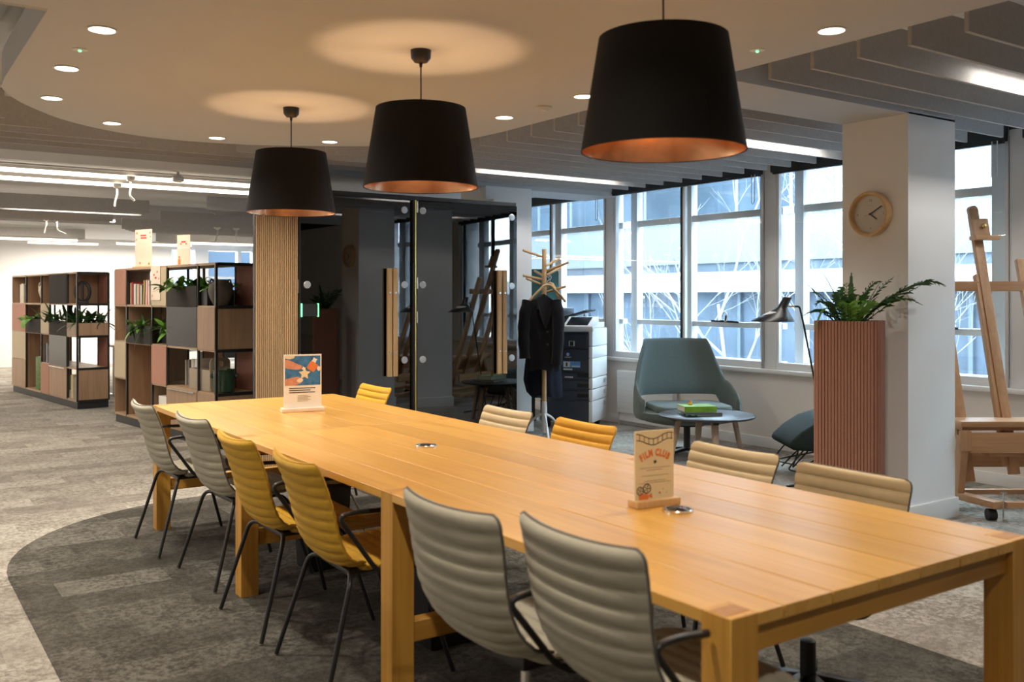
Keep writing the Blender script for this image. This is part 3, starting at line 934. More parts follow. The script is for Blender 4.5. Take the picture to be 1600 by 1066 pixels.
# ---- the three pendants
def pendant(label):
    t = thing('pendant_lamp', label, 'lamp', (0, 0, 0), 0, 'black pendant lamps over the long table')
    MB().lathe([(0.046, 0), (0.044, -0.035), (0.03, -0.052), (0.008, -0.056), (0.006, -0.075), (0.0005, -0.075)], 24, cap=False).obj('canopy', 'black_plastic', t, smooth=True)
    MB().tube([(0, 0, -0.03), (0.001, 0, -0.2), (0, 0, -0.37)], 0.0035, 6).obj('flex', 'black_plastic', t, smooth=True)
    n = 64
    zt, zb, rt, rb = -0.260, -0.607, 0.199, 0.254
    sh = MB().lathe([(rt-0.004, zt+0.001), (rt, zt+0.002), (rt, zt), (rb, zb), (rb, zb-0.002), (rb-0.004, zb-0.001)], n, cap=False).obj('shade', 'rim', t, smooth=True)
    MB().bar((rt*math.cos(-1.75)+0.0, rt*math.sin(-1.75), zt-0.004), (rb*math.cos(-1.75), rb*math.sin(-1.75), zb+0.004), 0.006, 0.0015, (math.cos(-1.75), math.sin(-1.75), 0)).obj('seam', 'rim', sh)
    MB().lathe([(rt-0.004, zt), (rb-0.004, zb)], n, cap=False).obj('lining', 'copper', t, smooth=True)
    sp = MB()
    for a in (0.3, 0.3+2*PI/3, 0.3+4*PI/3):
        sp.tube([(0, 0, -0.345), (0.19*math.cos(a), 0.19*math.sin(a), zt-0.003)], 0.002, 5)
    sp.obj('spider', 'black_metal', t)
    MB().lathe([(0.019, -0.33), (0.019, -0.385), (0.0005, -0.385)], 14, cap=False).obj('socket', 'black_plastic', t, smooth=True)
    MB().lathe([(0.013, -0.382), (0.030, -0.42), (0.036, -0.448), (0.028, -0.475), (0.0005, -0.487)], 16, cap=False).obj('bulb', 'bulb', t, smooth=True)
    return t
p0 = pendant('black tapered pendant with copper lining, largest and nearest of the three')
ploc = [(0.588, 0.815), (0.588, 2.355), (0.588, 3.897)]
p0.location = (*ploc[0], RZ)
dup(p0, (*ploc[1], RZ), 0.4, 'black tapered pendant with copper lining, the middle one of the three')
dup(p0, (*ploc[2], RZ), 0.9, 'black tapered pendant with copper lining, farthest and smallest of the three')
for ch in p0.children:
    if not ch.name.startswith('canopy'):
        ch.location.z = -0.036
PEND = 9.0
for x, y in ploc:
    lamp('pendant_bulb', 'POINT', (x, y, RZ-0.448), PEND, (1.0, 0.64, 0.36), 0.034)

# ================================================================== THE LONG TABLE
TW, TL, TH = 1.176, 4.637, 0.75
tb = thing('meeting_table', 'long oak plank meeting table with square block legs on the dark carpet', 'table', (0, 0, 0))
seams = [0.0, 0.163, 0.328, 0.497, 0.664, 0.837, 1.018, TW]
g = 0.0017
for y0, y1 in ((0.0, 3.07), (3.073, TL)):
    for i in range(7):
        MB().bx(seams[i]+(g if i else 0), seams[i+1]-(g if i < 6 else 0), y0, y1, TH-0.028, TH).obj('plank', 'oak', tb, bev=0.0012, seg=1)
LW = 0.082
legy = [0.0, 1.488, 3.012, TL-LW]
for y in legy:
    for x in (0.0, TW-LW):
        e = 0.0006
        lg = MB().bx(x-e, x+LW+e, y-e, y+LW+e, 0.002, TH+e).obj('leg', 'oak_z', tb, bev=0.0015, seg=1)
        MB().bx(x+0.004, x+LW-0.004, y+0.018, y+LW-0.018, TH, TH+0.0012).obj('end_grain', 'endgrain', lg)
    MB().bx(LW, TW-LW, y+0.018, y+0.058, TH-0.028-0.062, TH-0.028).obj('top_rail', 'oak_x', tb, bev=0.002, seg=1)
    MB().bx(LW, TW-LW, y+0.012, y+0.065, 0.235, 0.305).obj('stretcher', 'oak_x', tb, bev=0.002, seg=1)
for x in (0.30, 0.86):
    MB().bx(x, x+0.03, 0.06, TL-0.06, TH-0.075, TH-0.028).obj('bearer', 'oak', tb)
# cable hub discs let into the top
for x, y, lb in ((0.604, 0.767, 'round chrome power hub set in the table beside the film club sign'), (0.583, 2.298, 'round chrome power hub in the middle of the table top')):
    t = thing('power_hub', lb, 'socket', (x, y, TH))
    MB().lathe([(0.047, 0), (0.047, 0.006), (0.043, 0.009), (0.038, 0.008), (0.037, 0.002)], 32, cap=False).obj('ring', 'steel', t, smooth=True)
    MB().lathe([(0.037, 0.004), (0.02, 0.011), (0.0005, 0.012)], 24, cap=False).obj('lid', 'screen', t, smooth=True)
    MB().ball((0.012, -0.008, 0.012), 0.004, n=8, m=4).obj('pin', 'redink', t)
# cable tidies under the table
for x, y, lb in ((0.52, 3.30, 'black cable box standing under the far half of the table'), (0.50, 2.02, 'black cable basket with loose leads under the table beside the middle leg')):
    t = thing('cable_tidy', lb, 'cable box', (x, y, 0.003))
    MB().add([(sx*(0.10+0.03*(z == 0.42)), sy*0.09, z) for z in (0, 0.42) for sy in (-1, 1) for sx in (-1, 1)],
             [(0, 2, 3, 1), (4, 5, 7, 6), (0, 1, 5, 4), (2, 6, 7, 3), (0, 4, 6, 2), (1, 3, 7, 5)]).obj('box', 'black_plastic', t, bev=0.008)
    MB().tube(spline([(0.05, 0, 0.42), (0.12, -0.05, 0.40), (0.20, -0.08, 0.22), (0.24, 0.02, 0.05), (0.16, 0.12, 0.02)], 6), 0.006, 6).obj('lead', 'cable', t, smooth=True)
    MB().tube(spline([(-0.05, 0, 0.42), (-0.10, -0.12, 0.30), (-0.02, -0.22, 0.12), (0.10, -0.20, 0.02)], 6), 0.006, 6).obj('lead', 'black_plastic', t, smooth=True)

# ---- chairs. local +Y is where the sitter looks
def shell_profile(zs, upright=False):
    """centre line of seat and back: front edge of the seat to the top of the back"""
    if upright:
        return spline([(0, 0.235, zs-0.012), (0, 0.20, zs+0.002), (0, 0.08, zs-0.004), (0, -0.04, zs-0.006), (0, -0.125, zs+0.012),
                       (0, -0.185, zs+0.062), (0, -0.222, zs+0.13), (0, -0.240, zs+0.21), (0, -0.252, zs+0.29), (0, -0.268, zs+0.368)], 12)
    return spline([(0, 0.235, zs-0.012), (0, 0.20, zs+0.002), (0, 0.08, zs-0.004), (0, -0.06, zs-0.012), (0, -0.135, zs-0.002),
                   (0, -0.185, zs+0.045), (0, -0.215, zs+0.12), (0, -0.238, zs+0.21), (0, -0.268, zs+0.30), (0, -0.302, zs+0.375)], 12)
def shell_part(zs, s0, s1, rib, th, seatpart, upright=False):
    P = shell_profile(zs, upright)
    L = [0]
    for i in range(1, len(P)):
        L.append(L[-1]+(P[i]-P[i-1]).length)
    tot = L[-1]
    def at(s):
        s = min(max(s, 0), tot)
        for i in range(1, len(P)):
            if L[i] >= s:
                t = (s-L[i-1])/(L[i]-L[i-1])
                return P[i-1].lerp(P[i], t), (P[i]-P[i-1]).normalized()
        return P[-1], (P[-1]-P[-2]).normalized()
    s0, s1 = s0*tot, s1*tot
    nr = max(1, round((s1-s0)/rib))
    per = 6
    ns = nr*per
    nx = 14
    front, back = [], []
    edge_l, edge_r = [], []
    for i in range(ns+1):
        s = s0+(s1-s0)*i/ns
        c, d = at(s)
        n = Vector((0, -d.z, d.y))          # towards the sitter
        if n.y < 0 and d.z > 0.5:
            n = -n
        if d.z <= 0.5 and n.z < 0:
            n = -n
        f = s/tot
        wid = (0.212 if zs > 0.5 else 0.232) if upright else 0.228
        hw = wid if f < 0.35 else wid-0.010*math.sin(PI*(f-0.35)/0.65)+0.006*(f-0.35)
        e0, e1 = s/0.05, (tot-s)/0.035
        hw -= 0.028*(1-math.sqrt(max(0, 1-(1-min(1, e0))**2)))
        hw -= 0.022*(1-math.sqrt(max(0, 1-(1-min(1, e1))**2)))
        if 0.30 < f < 0.52:
            hw -= 0.016*math.sin(PI*(f-0.30)/0.22)
        k = abs(math.sin(PI*nr*i/ns))**0.32
        rowf, rowb = [], []
        for j in range(nx+1):
            x = -1+2*j/nx
            ed = (1-abs(x)**6)
            curl = (0.030 if not seatpart else 0.010)*abs(x)**2.2
            q = th*(0.42+0.58*k)*(0.30+0.70*ed)
            p = c+Vector((x*hw, 0, 0))+n*curl
            rowf.append(p+n*q)
            rowb.append(p-n*q*0.9)
        front.append(rowf)
        back.append(rowb)
        edge_l.append((front[-1][0]+back[-1][0])/2)
        edge_r.append((front[-1][-1]+back[-1][-1])/2)
    m = MB()
    rings = [f+b[::-1] for f, b in zip(front, back)]
    m.grid(rings, closed=True)
    kk = len(rings[0])
    m.f.append(tuple(range(kk)))
    m.f.append(tuple((len(rings)-1)*kk+q for q in range(kk-1, -1, -1)))
    top = [(a+b)/2 for a, b in zip(front[-1], back[-1])]
    fro = [(a+b)/2 for a, b in zip(front[0], back[0])]
    return m, edge_l, edge_r, top, fro

def make_chair(name, cloth, pipe, swivel, label, group, zs=None):
    t = thing(name, label, 'chair', (0, 0, 0), 0, group)
    zs = zs or (0.535 if swivel else 0.432)
    m, l1, r1, _, fr = shell_part(zs, 0.0, 0.40, 0.044, 0.026, True, swivel)
    seat = m.obj('seat', cloth, t, smooth=True, ang=60)
    MB().tube(list(reversed(l1))+fr[1:-1]+r1, 0.0034, 6).obj('piping', pipe, seat, smooth=True)
    m, l2, r2, tp, _ = shell_part(zs, 0.40, 1.0, 0.0435, 0.019, False, swivel)
    bk = m.obj('backrest', cloth, t, smooth=True, ang=60)
    MB().tube(l2+tp[1:-1]+list(reversed(r2)), 0.0036, 6).obj('piping', pipe, bk, smooth=True)
    aw = -0.055 if zs > 0.5 else -0.02 if swivel else 0.0
    for s in (-1, 1):
        arm = [(s*0.19, 0.05, zs-0.035), (s*(0.243+aw), 0.0, zs-0.035), (s*(0.247+aw), -0.06, zs+0.0), (s*(0.256+aw), -0.205, zs+0.205 if not swivel else zs+0.175), (s*(0.252+aw), -0.14, zs+0.212 if not swivel else zs+0.182), (s*(0.248+aw), -0.045 if swivel else 0.15, zs+0.200 if not swivel else zs+0.172)]
        MB().tube(fillet(arm, 0.032), 0.0088, 10).obj('armrest', 'black_metal', t, smooth=True)
    if not swivel:
        for s in (-1, 1):
            MB().tube(fillet([(s*0.10, -0.10, zs-0.032), (s*0.205, -0.135, zs-0.035), (s*0.262, -0.25, 0.006)], 0.045), 0.0093, 10).obj('leg', 'black_metal', t, smooth=True)
            MB().tube(fillet([(s*0.10, 0.10, zs-0.032), (s*0.205, 0.135, zs-0.035), (s*0.262, 0.25, 0.006)], 0.045), 0.0093, 10).obj('leg', 'black_metal', t, smooth=True)
        MB().bx(-0.13, 0.13, -0.12, 0.12, zs-0.044, zs-0.024).obj('seat_plate', 'black_metal', t, bev=0.006)
    else:
        MB().bx(-0.07, 0.07, -0.06, 0.12, zs-0.065, zs-0.022).obj('mechanism', 'black_metal', t, bev=0.01)
        MB().lathe([(0.0145, 0.28), (0.0145, zs-0.07)], 14).obj('gas_piston', 'steel', t, smooth=True)
        MB().lathe([(0.027, 0.09), (0.026, zs-0.175), (0.016, zs-0.17)], 16).obj('gas_column', 'black_plastic', t, smooth=True)
        for k in range(5):
            a = 2*PI*k/5+0.3
            c, s_ = math.cos(a), math.sin(a)
            st = MB().bar((0.02*c, 0.02*s_, 0.125), (0.29*c, 0.29*s_, 0.075), 0.04, 0.024).obj('base_arm', 'black_metal', t, bev=0.006)
            MB().tube([(0.29*c-0.018*s_, 0.29*s_+0.018*c, 0.032), (0.29*c+0.018*s_, 0.29*s_-0.018*c, 0.032)], 0.028, 14).obj('castor', 'black_plastic', st, smooth=True)
    return t
gL = 'chairs along the left side of the long table'
gR = 'chairs along the window side of the long table'
GZ = 0.003
c_gr = make_chair('meeting_chair', 'greige', 'piping', False, 'pale greige ribbed chair on black legs, farthest along the left side of the table', gL)
c_gr.location = (0.10, 4.165, GZ)
c_gr.rotation_euler = (0, 0, -PI/2)
dup(c_gr, (0.155, 3.42, GZ), -PI/2+0.05, 'pale greige ribbed chair on black legs, between the farthest greige chair and a yellow one', gL)
c_y = make_chair('meeting_chair', 'yellow', 'piping_y', False, 'mustard yellow ribbed chair beside the second greige chair on the left side', gL)
c_y.location = (0.12, 2.64, GZ)
c_y.rotation_euler = (0, 0, -PI/2)
dup(c_y, (0.125, 1.975, GZ), -PI/2-0.03, 'mustard yellow ribbed chair with its seat in full view by the middle table leg', gL)
c_s = make_chair('office_chair', 'greige', 'piping', True, 'greige ribbed swivel chair just in front of the middle table leg', gL)
c_s.location = (-0.045, 0.655, GZ)
c_s.rotation_euler = (0, 0, -PI/2+0.03)
dup(c_s, (0.035, 0.245, GZ), -PI/2-0.01, 'greige ribbed swivel chair nearest the camera, at the near table corner', gL)
sw = {'yellow': None}
SWT = {'greige_upholstery': M['tan'], 'dark_piping': M['piping']}
SWA = {'mustard_upholstery': M['amber']}
dup(c_y, (1.17, 4.53, GZ), PI/2, 'mustard yellow chair back at the far end of the window side', gR).scale = (1, 1, 0.972)
dup(c_gr, (1.17, 2.92, GZ), PI/2, 'tan ribbed chair back between two yellow chairs on the window side', gR, SWT).scale = (1, 1, 0.972)
dup(c_y, (1.17, 2.25, GZ), PI/2, 'amber yellow chair back just left of the film club sign', gR, SWA).scale = (1, 1, 0.972)
dup(c_gr, (1.17, 1.30, GZ), PI/2, 'tan ribbed chair back just right of the film club sign', gR, SWT).scale = (1, 1, 0.972)
c_t = make_chair('office_chair', 'tan', 'piping', True, 'tan ribbed swivel chair nearest the white column, its gas lift seen under the table end', gR, 0.418)
c_t.location = (1.178, 0.735, GZ)
c_t.rotation_euler = (0, 0, PI/2)

# ================================================================== PLANT PARTS
def leaf_mesh(name, L, Wd, bend, m, n=5, serr=0.0):
    vs, fs = [], []
    for i in range(n+1):
        t = i/n
        wv = Wd*math.sin(PI*min(1, 0.08+0.92*t))**0.8*(1-0.15*t) if i < n else 0.0005
        if serr and i % 2:
            wv *= 1-serr
        y = L*math.sin(bend*t)/bend if bend else L*t
        z = -L*(1-math.cos(bend*t))/bend if bend else 0
        vs += [(-wv/2, y, z+wv*0.12), (0, y, z), (wv/2, y, z+wv*0.12)]
    for i in range(n):
        a, b = i*3, i*3+3
        fs += [(a, a+1, b+1, b), (a+1, a+2, b+2, b+1)]
    me = bpy.data.meshes.new(name)
    me.from_pydata(vs, [], fs)
    me.materials.append(M[m])
    me.polygons.foreach_set('use_smooth', [True]*len(me.polygons))
    return me
LEAF = {'broad': leaf_mesh('leaf', 0.16, 0.060, 0.9, 'leaf'), 'broadd': leaf_mesh('leaf', 0.16, 0.055, 0.9, 'fern'),
        'blade': leaf_mesh('leaf', 0.30, 0.045, 0.35, 'ferndark'), 'fine': leaf_mesh('leaf', 0.22, 0.020, 1.0, 'ferndark')}
def leafy(name, label, loc, kinds, n, spread, tilt=(0.2, 1.1), size=(0.7, 1.2), seed=1, group=None, dome=0.03):
    rr = random.Random(seed)
    t = thing(name, label, 'plant', loc, 0, group)
    for i in range(n):
        o = bpy.data.objects.new('leaf', LEAF[kinds[i % len(kinds)]])
        C.objects.link(o)
        o.parent = t
        a = rr.uniform(0, 2*PI)
        o.location = (rr.uniform(-spread[0], spread[0]), rr.uniform(-spread[1], spread[1]), rr.uniform(0, dome))
        o.rotation_euler = (rr.uniform(*tilt), rr.uniform(-0.25, 0.25), a)
        s = rr.uniform(*size)
        o.scale = (s, s, s)
    st = MB()
    for i in range(4):
        a = i*1.6
        st.tube([(0.02*math.cos(a)*i, 0.01*math.sin(a), -0.03), (0.03*math.cos(a), 0.02*math.sin(a), 0.05)], 0.004, 5)
    st.obj('stem', 'stem', t)
    return t

# ================================================================== OPEN SHELVING
LV = [0.10, 0.505, 0.91, 1.315, 1.715]
def unit_frame(label, loc, rz, cols, dep=0.40, skip=()):
    t = thing('shelving_unit', label, 'shelving', loc, rz, None)
    L = cols[-1]
    MB().bx(0.01, L-0.01, 0.012, dep-0.012, 0.0, 0.095).obj('plinth', 'black_plastic', t)
    MB().bx(0.0, 0.012, 0.0, dep, 0.095, 1.715).obj('side_board', 'shelf_oak', t)
    for x in cols[1:]:
        xx = min(max(x, 0.011), L-0.011)
        for y in (0.0, dep-0.022):
            last = x == L
            MB().bx(xx-(0.014 if last else 0.010), xx+(0.011 if last else 0.010), y, y+0.022, 0.095, 1.715).obj('post', 'black_metal', t)
    for z in LV:
        for i in range(len(cols)-1):
            if (i, LV.index(z)) in skip:
                continue
            MB().bx(cols[i]+0.010, cols[i+1]-0.010, 0.002, dep-0.002, z-0.011, z+0.011).obj('shelf_board', 'shelf_edge', t)
        MB().bx(L-0.012, L+0.012, 0.02, dep-0.02, z-0.016, z+0.013).obj('end_rail', 'black_metal', t)
    return t
def panel(t, cols, c, r0, r1, m, y=0.0, handle=False, name='panel', rows_from_bottom=True):
    """closing panel over column c between levels r0 and r1"""
    o = MB().bx(cols[c]+0.008, cols[c+1]-0.008, y-0.006, y+0.012, LV[r0]+0.004, LV[r1]-0.004).obj(name, m, t, bev=0.002, seg=1)
    if handle:
        MB().bx(cols[c]+0.05, cols[c+1]-0.05, y-0.022, y-0.006, LV[r1]-0.022, LV[r1]-0.010).obj('handle', 'steel', o)
    return o
def boxfront(t, cols, c, r, m, h=0.19, y=0.0):
    MB().bx(cols[c]+0.008, cols[c+1]-0.008, y-0.006, y+0.012, LV[r]-0.004, LV[r]+h).obj('planter_box', m, t, bev=0.002, seg=1)
    MB().bx(cols[c]+0.012, cols[c+1]-0.012, y+0.012, y+0.36, LV[r]+0.012, LV[r]+h-0.03).obj('soil', 'soil', t)
def endpanel(t, L, r0, r1, m, y0=0.022, y1=0.378):
    MB().bx(L-0.006, L+0.008, y0, y1, LV[r0]+0.012, LV[r1]-0.014).obj('end_panel', m, t)
def divider(t, x, r0, r1, m, dep=0.40):
    MB().bx(x-0.008, x+0.008, 0.022, dep-0.022, LV[r0]+0.011, LV[r1]-0.011).obj('divider', m, t)
def backpanel(t, cols, c, r0, r1, m, x0=None, x1=None, dep=0.40):
    a = cols[c]+0.010 if x0 is None else x0
    b = cols[c+1]-0.010 if x1 is None else x1
    MB().bx(a, b, dep-0.02, dep-0.006, LV[r0]+0.011, LV[r1]-0.011).obj('back_panel', m, t)
def spot(t, x, y, z):
    c, s = math.cos(t.rotation_euler.z), math.sin(t.rotation_euler.z)
    return (t.location.x+c*x-s*y, t.location.y+s*x+c*y, z)

NC = [0.0, 0.372, 1.122, 1.530, 2.285, 2.69]
SR = math.atan2(-0.9927, 0.1207)
nu = unit_frame('tall open shelving unit beside the slatted wall, holding books, pots and plants', (0.892, 10.045, 0), SR, NC, skip=((1, 1),))
panel(nu, NC, 0, 3, 4, 'pink'); panel(nu, NC, 0, 1, 2, 'beige')
panel(nu, NC, 2, 3, 4, 'beige'); panel(nu, NC, 2, 1, 2, 'pink')
boxfront(nu, NC, 1, 2, 'greybox'); boxfront(nu, NC, 3, 3, 'greybox', 0.20)
MB().bx(NC[3]+0.008, NC[4]-0.008, -0.004, 0.004, LV[2]+0.013, LV[3]-0.005).obj('smoked_door', 'smoked', nu)
panel(nu, NC, 3, 0, 1, 'shelf_oak', handle=True); panel(nu, NC, 4, 0, 1, 'shelf_oak'); panel(nu, NC, 4, 2, 3, 'shelf_oak')
endpanel(nu, NC[-1], 2, 3, 'shelf_oak'); endpanel(nu, NC[-1], 0, 1, 'shelf_oak')
backpanel(nu, NC, 1, 0, 2, 'shelf_oak'); divider(nu, NC[1], 0, 3, 'shelf_oak'); divider(nu, NC[2], 0, 2, 'shelf_oak')
divider(nu, NC[3], 2, 3, 'shelf_oak'); backpanel(nu, NC, 0, 2, 3, 'shelf_oak'); backpanel(nu, NC, 0, 0, 1, 'shelf_oak')
backpanel(nu, NC, 4, 3, 4, 'pinkdark', 2.31, 2.66); backpanel(nu, NC, 4, 1, 2, 'pinkdark', 2.31, 2.66)
backpanel(nu, NC, 1, 2, 3, 'shelf_oak', 0.40, 0.80)
MB().bx(NC[4]+0.012, NC[4]+0.15, 0.03, 0.30, LV[3]+0.012, LV[3]+0.16).obj('planter_box', 'black_plastic', nu)
MB().bx(NC[2]+0.02, NC[3]-0.02, 0.10, 0.34, LV[2]+0.012, LV[2]+0.14).obj('planter_box', 'black_plastic', nu)
backpanel(nu, NC, 3, 1, 2, 'shelf_oak', 1.545, 2.0)

FC = [0.0, 0.745, 1.50, 1.895, 2.665, 3.065]
fu = unit_frame('open shelving unit farther down the left, with a black end frame and green planting', (0.377, 14.548, 0), SR, FC, skip=((1, 1),))
panel(fu, FC, 0, 2, 3, 'pink'); panel(fu, FC, 0, 1, 2, 'beige'); panel(fu, FC, 0, 0, 1, 'shelf_oak')
boxfront(fu, FC, 1, 2, 'greybox'); boxfront(fu, FC, 3, 2, 'greybox'); boxfront(fu, FC, 4, 2, 'shelf_oak', 0.17)
MB().bx(FC[-1]-0.006, FC[-1]+0.008, 0.022, 0.378, LV[2]+0.012, LV[2]+0.17).obj('planter_box', 'shelf_oak', fu)
panel(fu, FC, 2, 2, 3, 'beige'); panel(fu, FC, 2, 0, 1, 'pink'); panel(fu, FC, 3, 3, 4, 'greybox'); panel(fu, FC, 3, 1, 2, 'greygloss')
panel(fu, FC, 3, 0, 1, 'shelf_oak', handle=True); endpanel(fu, FC[-1], 0, 1, 'shelf_oak')
divider(fu, FC[1], 0, 2, 'shelf_oak'); divider(fu, FC[2], 0, 2, 'shelf_oak'); divider(fu, FC[1], 3, 4, 'shelf_oak'); divider(fu, FC[2], 3, 4, 'shelf_oak'); divider(fu, FC[4], 3, 4, 'shelf_oak')
backpanel(fu, FC, 1, 0, 2, 'shelf_oak'); backpanel(fu, FC, 1, 3, 4, 'pink'); backpanel(fu, FC, 2, 3, 4, 'shelf_oak'); backpanel(fu, FC, 0, 3, 4, 'shelf_oak')
backpanel(fu, FC, 4, 3, 4, 'pinkdark', 2.69, 3.04); backpanel(fu, FC, 4, 1, 2, 'pinkdark', 2.69, 3.04)

# ---- planting in the shelves
leafy('potted_plant', 'bright broad leaved plant in the grey shelf box behind smoked glass door top', spot(nu, 1.9, 0.15, LV[3]+0.17), ['broad', 'broad', 'broadd'], 84, (0.32, 0.09), (0.0, 1.2), (0.7, 1.3), 2)
leafy('potted_plant', 'green plant on the top shelf next to the round stoneware vase', spot(nu, 2.40, 0.20, LV[3]+0.16), ['broad', 'broadd'], 44, (0.13, 0.10), (0.1, 1.0), (0.6, 1.0), 3)
leafy('potted_plant', 'light green spreading plant in the grey box below the bookshelf', spot(nu, 0.86, 0.13, LV[2]+0.16), ['broad', 'fine', 'fine', 'broadd'], 90, (0.24, 0.08), (-0.6, 1.2), (0.7, 1.35), 4)
leafy('potted_plant', 'dark feathery plant in the black planter under the hanging flyer', spot(nu, 1.30, 0.20, LV[2]+0.14), ['fine', 'broad', 'fine'], 80, (0.15, 0.10), (-0.3, 1.4), (0.8, 1.5), 5)
leafy('potted_plant', 'drooping green plant in the grey box of the far shelving unit', spot(fu, 1.05, 0.12, LV[2]+0.16), ['broad', 'broadd'], 40, (0.25, 0.08), (-0.6, 1.1), (0.8, 1.6), 6)
leafy('potted_plant', 'dark sword leaved plant in the middle of the far shelving unit', spot(fu, 2.10, 0.15, LV[2]+0.16), ['blade', 'blade', 'broadd'], 50, (0.27, 0.10), (0.5, 1.5), (0.6, 1.05), 7)
leafy('potted_plant', 'dark feathery fern in the oak box at the end of the far shelving unit', spot(fu, 2.82, 0.2, LV[2]+0.15), ['fine', 'fine', 'broadd'], 110, (0.2, 0.14), (0.0, 1.4), (0.8, 1.5), 8)

# ---- books and objects on the shelves
def book(x, u, r, wd, h, col, lab, dp=0.17, lean=0.0, grp='books on the upper shelf', y0=0.035, m=None):
    t = thing('book', lab, 'book', spot(u, x, y0, LV[r]+0.0115), u.rotation_euler.z, grp)
    t.rotation_euler.y = lean
    mm = m or mat('book_cover', hx(col), 0.5, var=0.06, scale=20)
    MB().bx(0, wd, 0, 0.002, 0, h).bx(0, 0.002, 0.002, dp, 0, h).bx(wd-0.002, wd, 0.002, dp, 0, h).obj('cover', mm, t)
    MB().bx(0.0025, wd-0.0025, 0.003, dp-0.004, 0.003, h-0.003).obj('pages', 'paper', t)
    return t
bl = [('C9B48A', .026, .235, 'tan spotted book standing leftmost on the upper bookshelf'), ('A8303A', .034, .245, 'thick red book second from left on upper bookshelf'),
      ('8A2E3C', .022, .23, 'dark red book between the thick red one and a white one'), ('E4E2D8', .044, .225, 'wide white book left of the middle on the upper bookshelf'),
      ('3A4A48', .020, .215, 'thin dark teal book right of the wide white book'), ('C8BFA6', .024, .22, 'pale grey green book in the middle of the bookshelf row'),
      ('D8B08C', .030, .222, 'salmon coloured book in the middle of the bookshelf row'), ('6A3A36', .026, .215, 'brown red book right of the salmon coloured one'),
      ('E8E4DA', .024, .21, 'slim white book left of the dark green one'), ('26383A', .024, .215, 'slim dark green book left of the yellow one'),
      ('D8B030', .022, .262, 'tall yellow book leaning on the upper bookshelf'), ('33261E', .028, .258, 'tall dark brown book leaning beside the yellow one'),
      ('E0C4B8', .030, .265, 'tall pale pink book leaning near the flyer'), ('C23A2C', .026, .24, 'orange red book beside the flyer'), ('D6CFC8', .028, .26, 'pale book at the right end behind the flyer')]
x = 0.40
for i, (c, wd, h, lb) in enumerate(bl):
    book(x, nu, 3, wd, h, c, lb, lean=0.07 if 10 <= i < 14 else 0.0)
    x += wd+0.010+(0.008 if i == 9 else 0)
for i, (c, wd, h, lb) in enumerate((('D9D4C8', .05, .27, 'white folder at the left on the far unit top shelf'), ('E8E2D2', .06, .28, 'wide cream folder on the far unit top shelf'),
                                    ('C9BBA0', .05, .27, 'sand coloured folder on the far unit top shelf'), ('55504E', .03, .26, 'thin dark grey book on the far unit top shelf'),
                                    ('3E3C52', .035, .27, 'dark purple book at the right on the far unit top shelf'))):
    book(0.30+i*0.075, fu, 3, wd, h, c, lb, grp='books on the far unit')
for i, (c, wd, h, lb) in enumerate((('B8B4AC', .03, .25, 'grey magazine left of the beige felt carrier'), ('8E8A88', .028, .26, 'darker grey magazine left of the beige felt carrier'),
                                    ('D8D6D0', .06, .27, 'white magazine file beside the beige felt carrier'), ('E6E4E0', .07, .275, 'white magazine file with dark marks, partly behind the felt carrier'))):
    book(1.60+i*0.078, nu, 1, wd, h, c, lb, grp='magazines on the lower shelf', y0=0.16)
for i, (c, wd, h, lb) in enumerate((('4A4A4C', .05, .25, 'dark grey binder on the narrow shelf of the far unit'), ('9A9A98', .05, .26, 'light grey binder on the narrow shelf of the far unit'),
                                    ('3A3A3E', .04, .24, 'black binder on the narrow shelf of the far unit'))):
    book(1.53+i*0.09, fu, 1, wd, h, c, lb, grp='binders on the far unit')
for i, (c, wd, h, lb) in enumerate((('C8BA90', .10, .30, 'cream and white catalogue box at the foot of the far unit'), ('8E8878', .10, .28, 'grey patterned catalogue box at the foot of the far unit'))):
    book(2.70+i*0.14, fu, 0, wd, h, c, lb, grp='catalogue boxes on the far unit')
t = thing('paper_box', 'small cream box with purple band at the foot of the near shelving unit', 'box', spot(nu, 1.18, 0.05, LV[0]+0.0115), SR)
MB().bx(0, 0.26, 0, 0.2, 0, 0.27).obj('body', 'paper', t, bev=0.004)
MB().bx(0.001, 0.259, -0.002, 0, 0.14, 0.17).obj('band', mat('purple_band', hx('4A3A6A'), 0.6), t)
t = thing('magazine_box', 'leafy green printed box standing in the tall bay of the far unit', 'box', spot(fu, 1.17, 0.02, LV[0]+0.0115), SR)
MB().bx(0, 0.26, 0, 0.2, 0, 0.46).obj('body', 'greenbox', t, bev=0.004)
MB().bx(0.02, 0.24, 0.02, 0.18, 0.46, 0.462).obj('top_sheet', 'paper', t)
t = thing('vase', 'round grey stoneware vase at the corner of the near shelving unit', 'vase', spot(nu, 2.52, 0.125, LV[3]+0.012))
MB().lathe([(q*0.80, z*0.86) for q, z in ((0.06, 0), (0.08, 0.004), (0.125, 0.09), (0.145, 0.16), (0.13, 0.23), (0.085, 0.272), (0.075, 0.285), (0.065, 0.283), (0.07, 0.26), (0.0005, 0.25))], 32, cap=False).obj('body', 'stone', t, smooth=True)
for s in (0, PI):
    MB().tube(spline([(0.066*math.cos(s), 0.066*math.sin(s), 0.234), (0.092*math.cos(s), 0.092*math.sin(s), 0.242), (0.100*math.cos(s), 0.100*math.sin(s), 0.20)], 5), 0.008, 8).obj('ear', 'stone', t, smooth=True)
t = thing('vase', 'ivory rounded vase on the top shelf of the far unit', 'vase', spot(fu, 1.36, 0.13, LV[3]+0.012))
MB().lathe([(0.05, 0), (0.06, 0.004), (0.10, 0.08), (0.125, 0.17), (0.11, 0.23), (0.06, 0.27), (0.05, 0.30), (0.04, 0.30), (0.05, 0.26), (0.0005, 0.25)], 28, cap=False).obj('body', 'ivory', t, smooth=True)
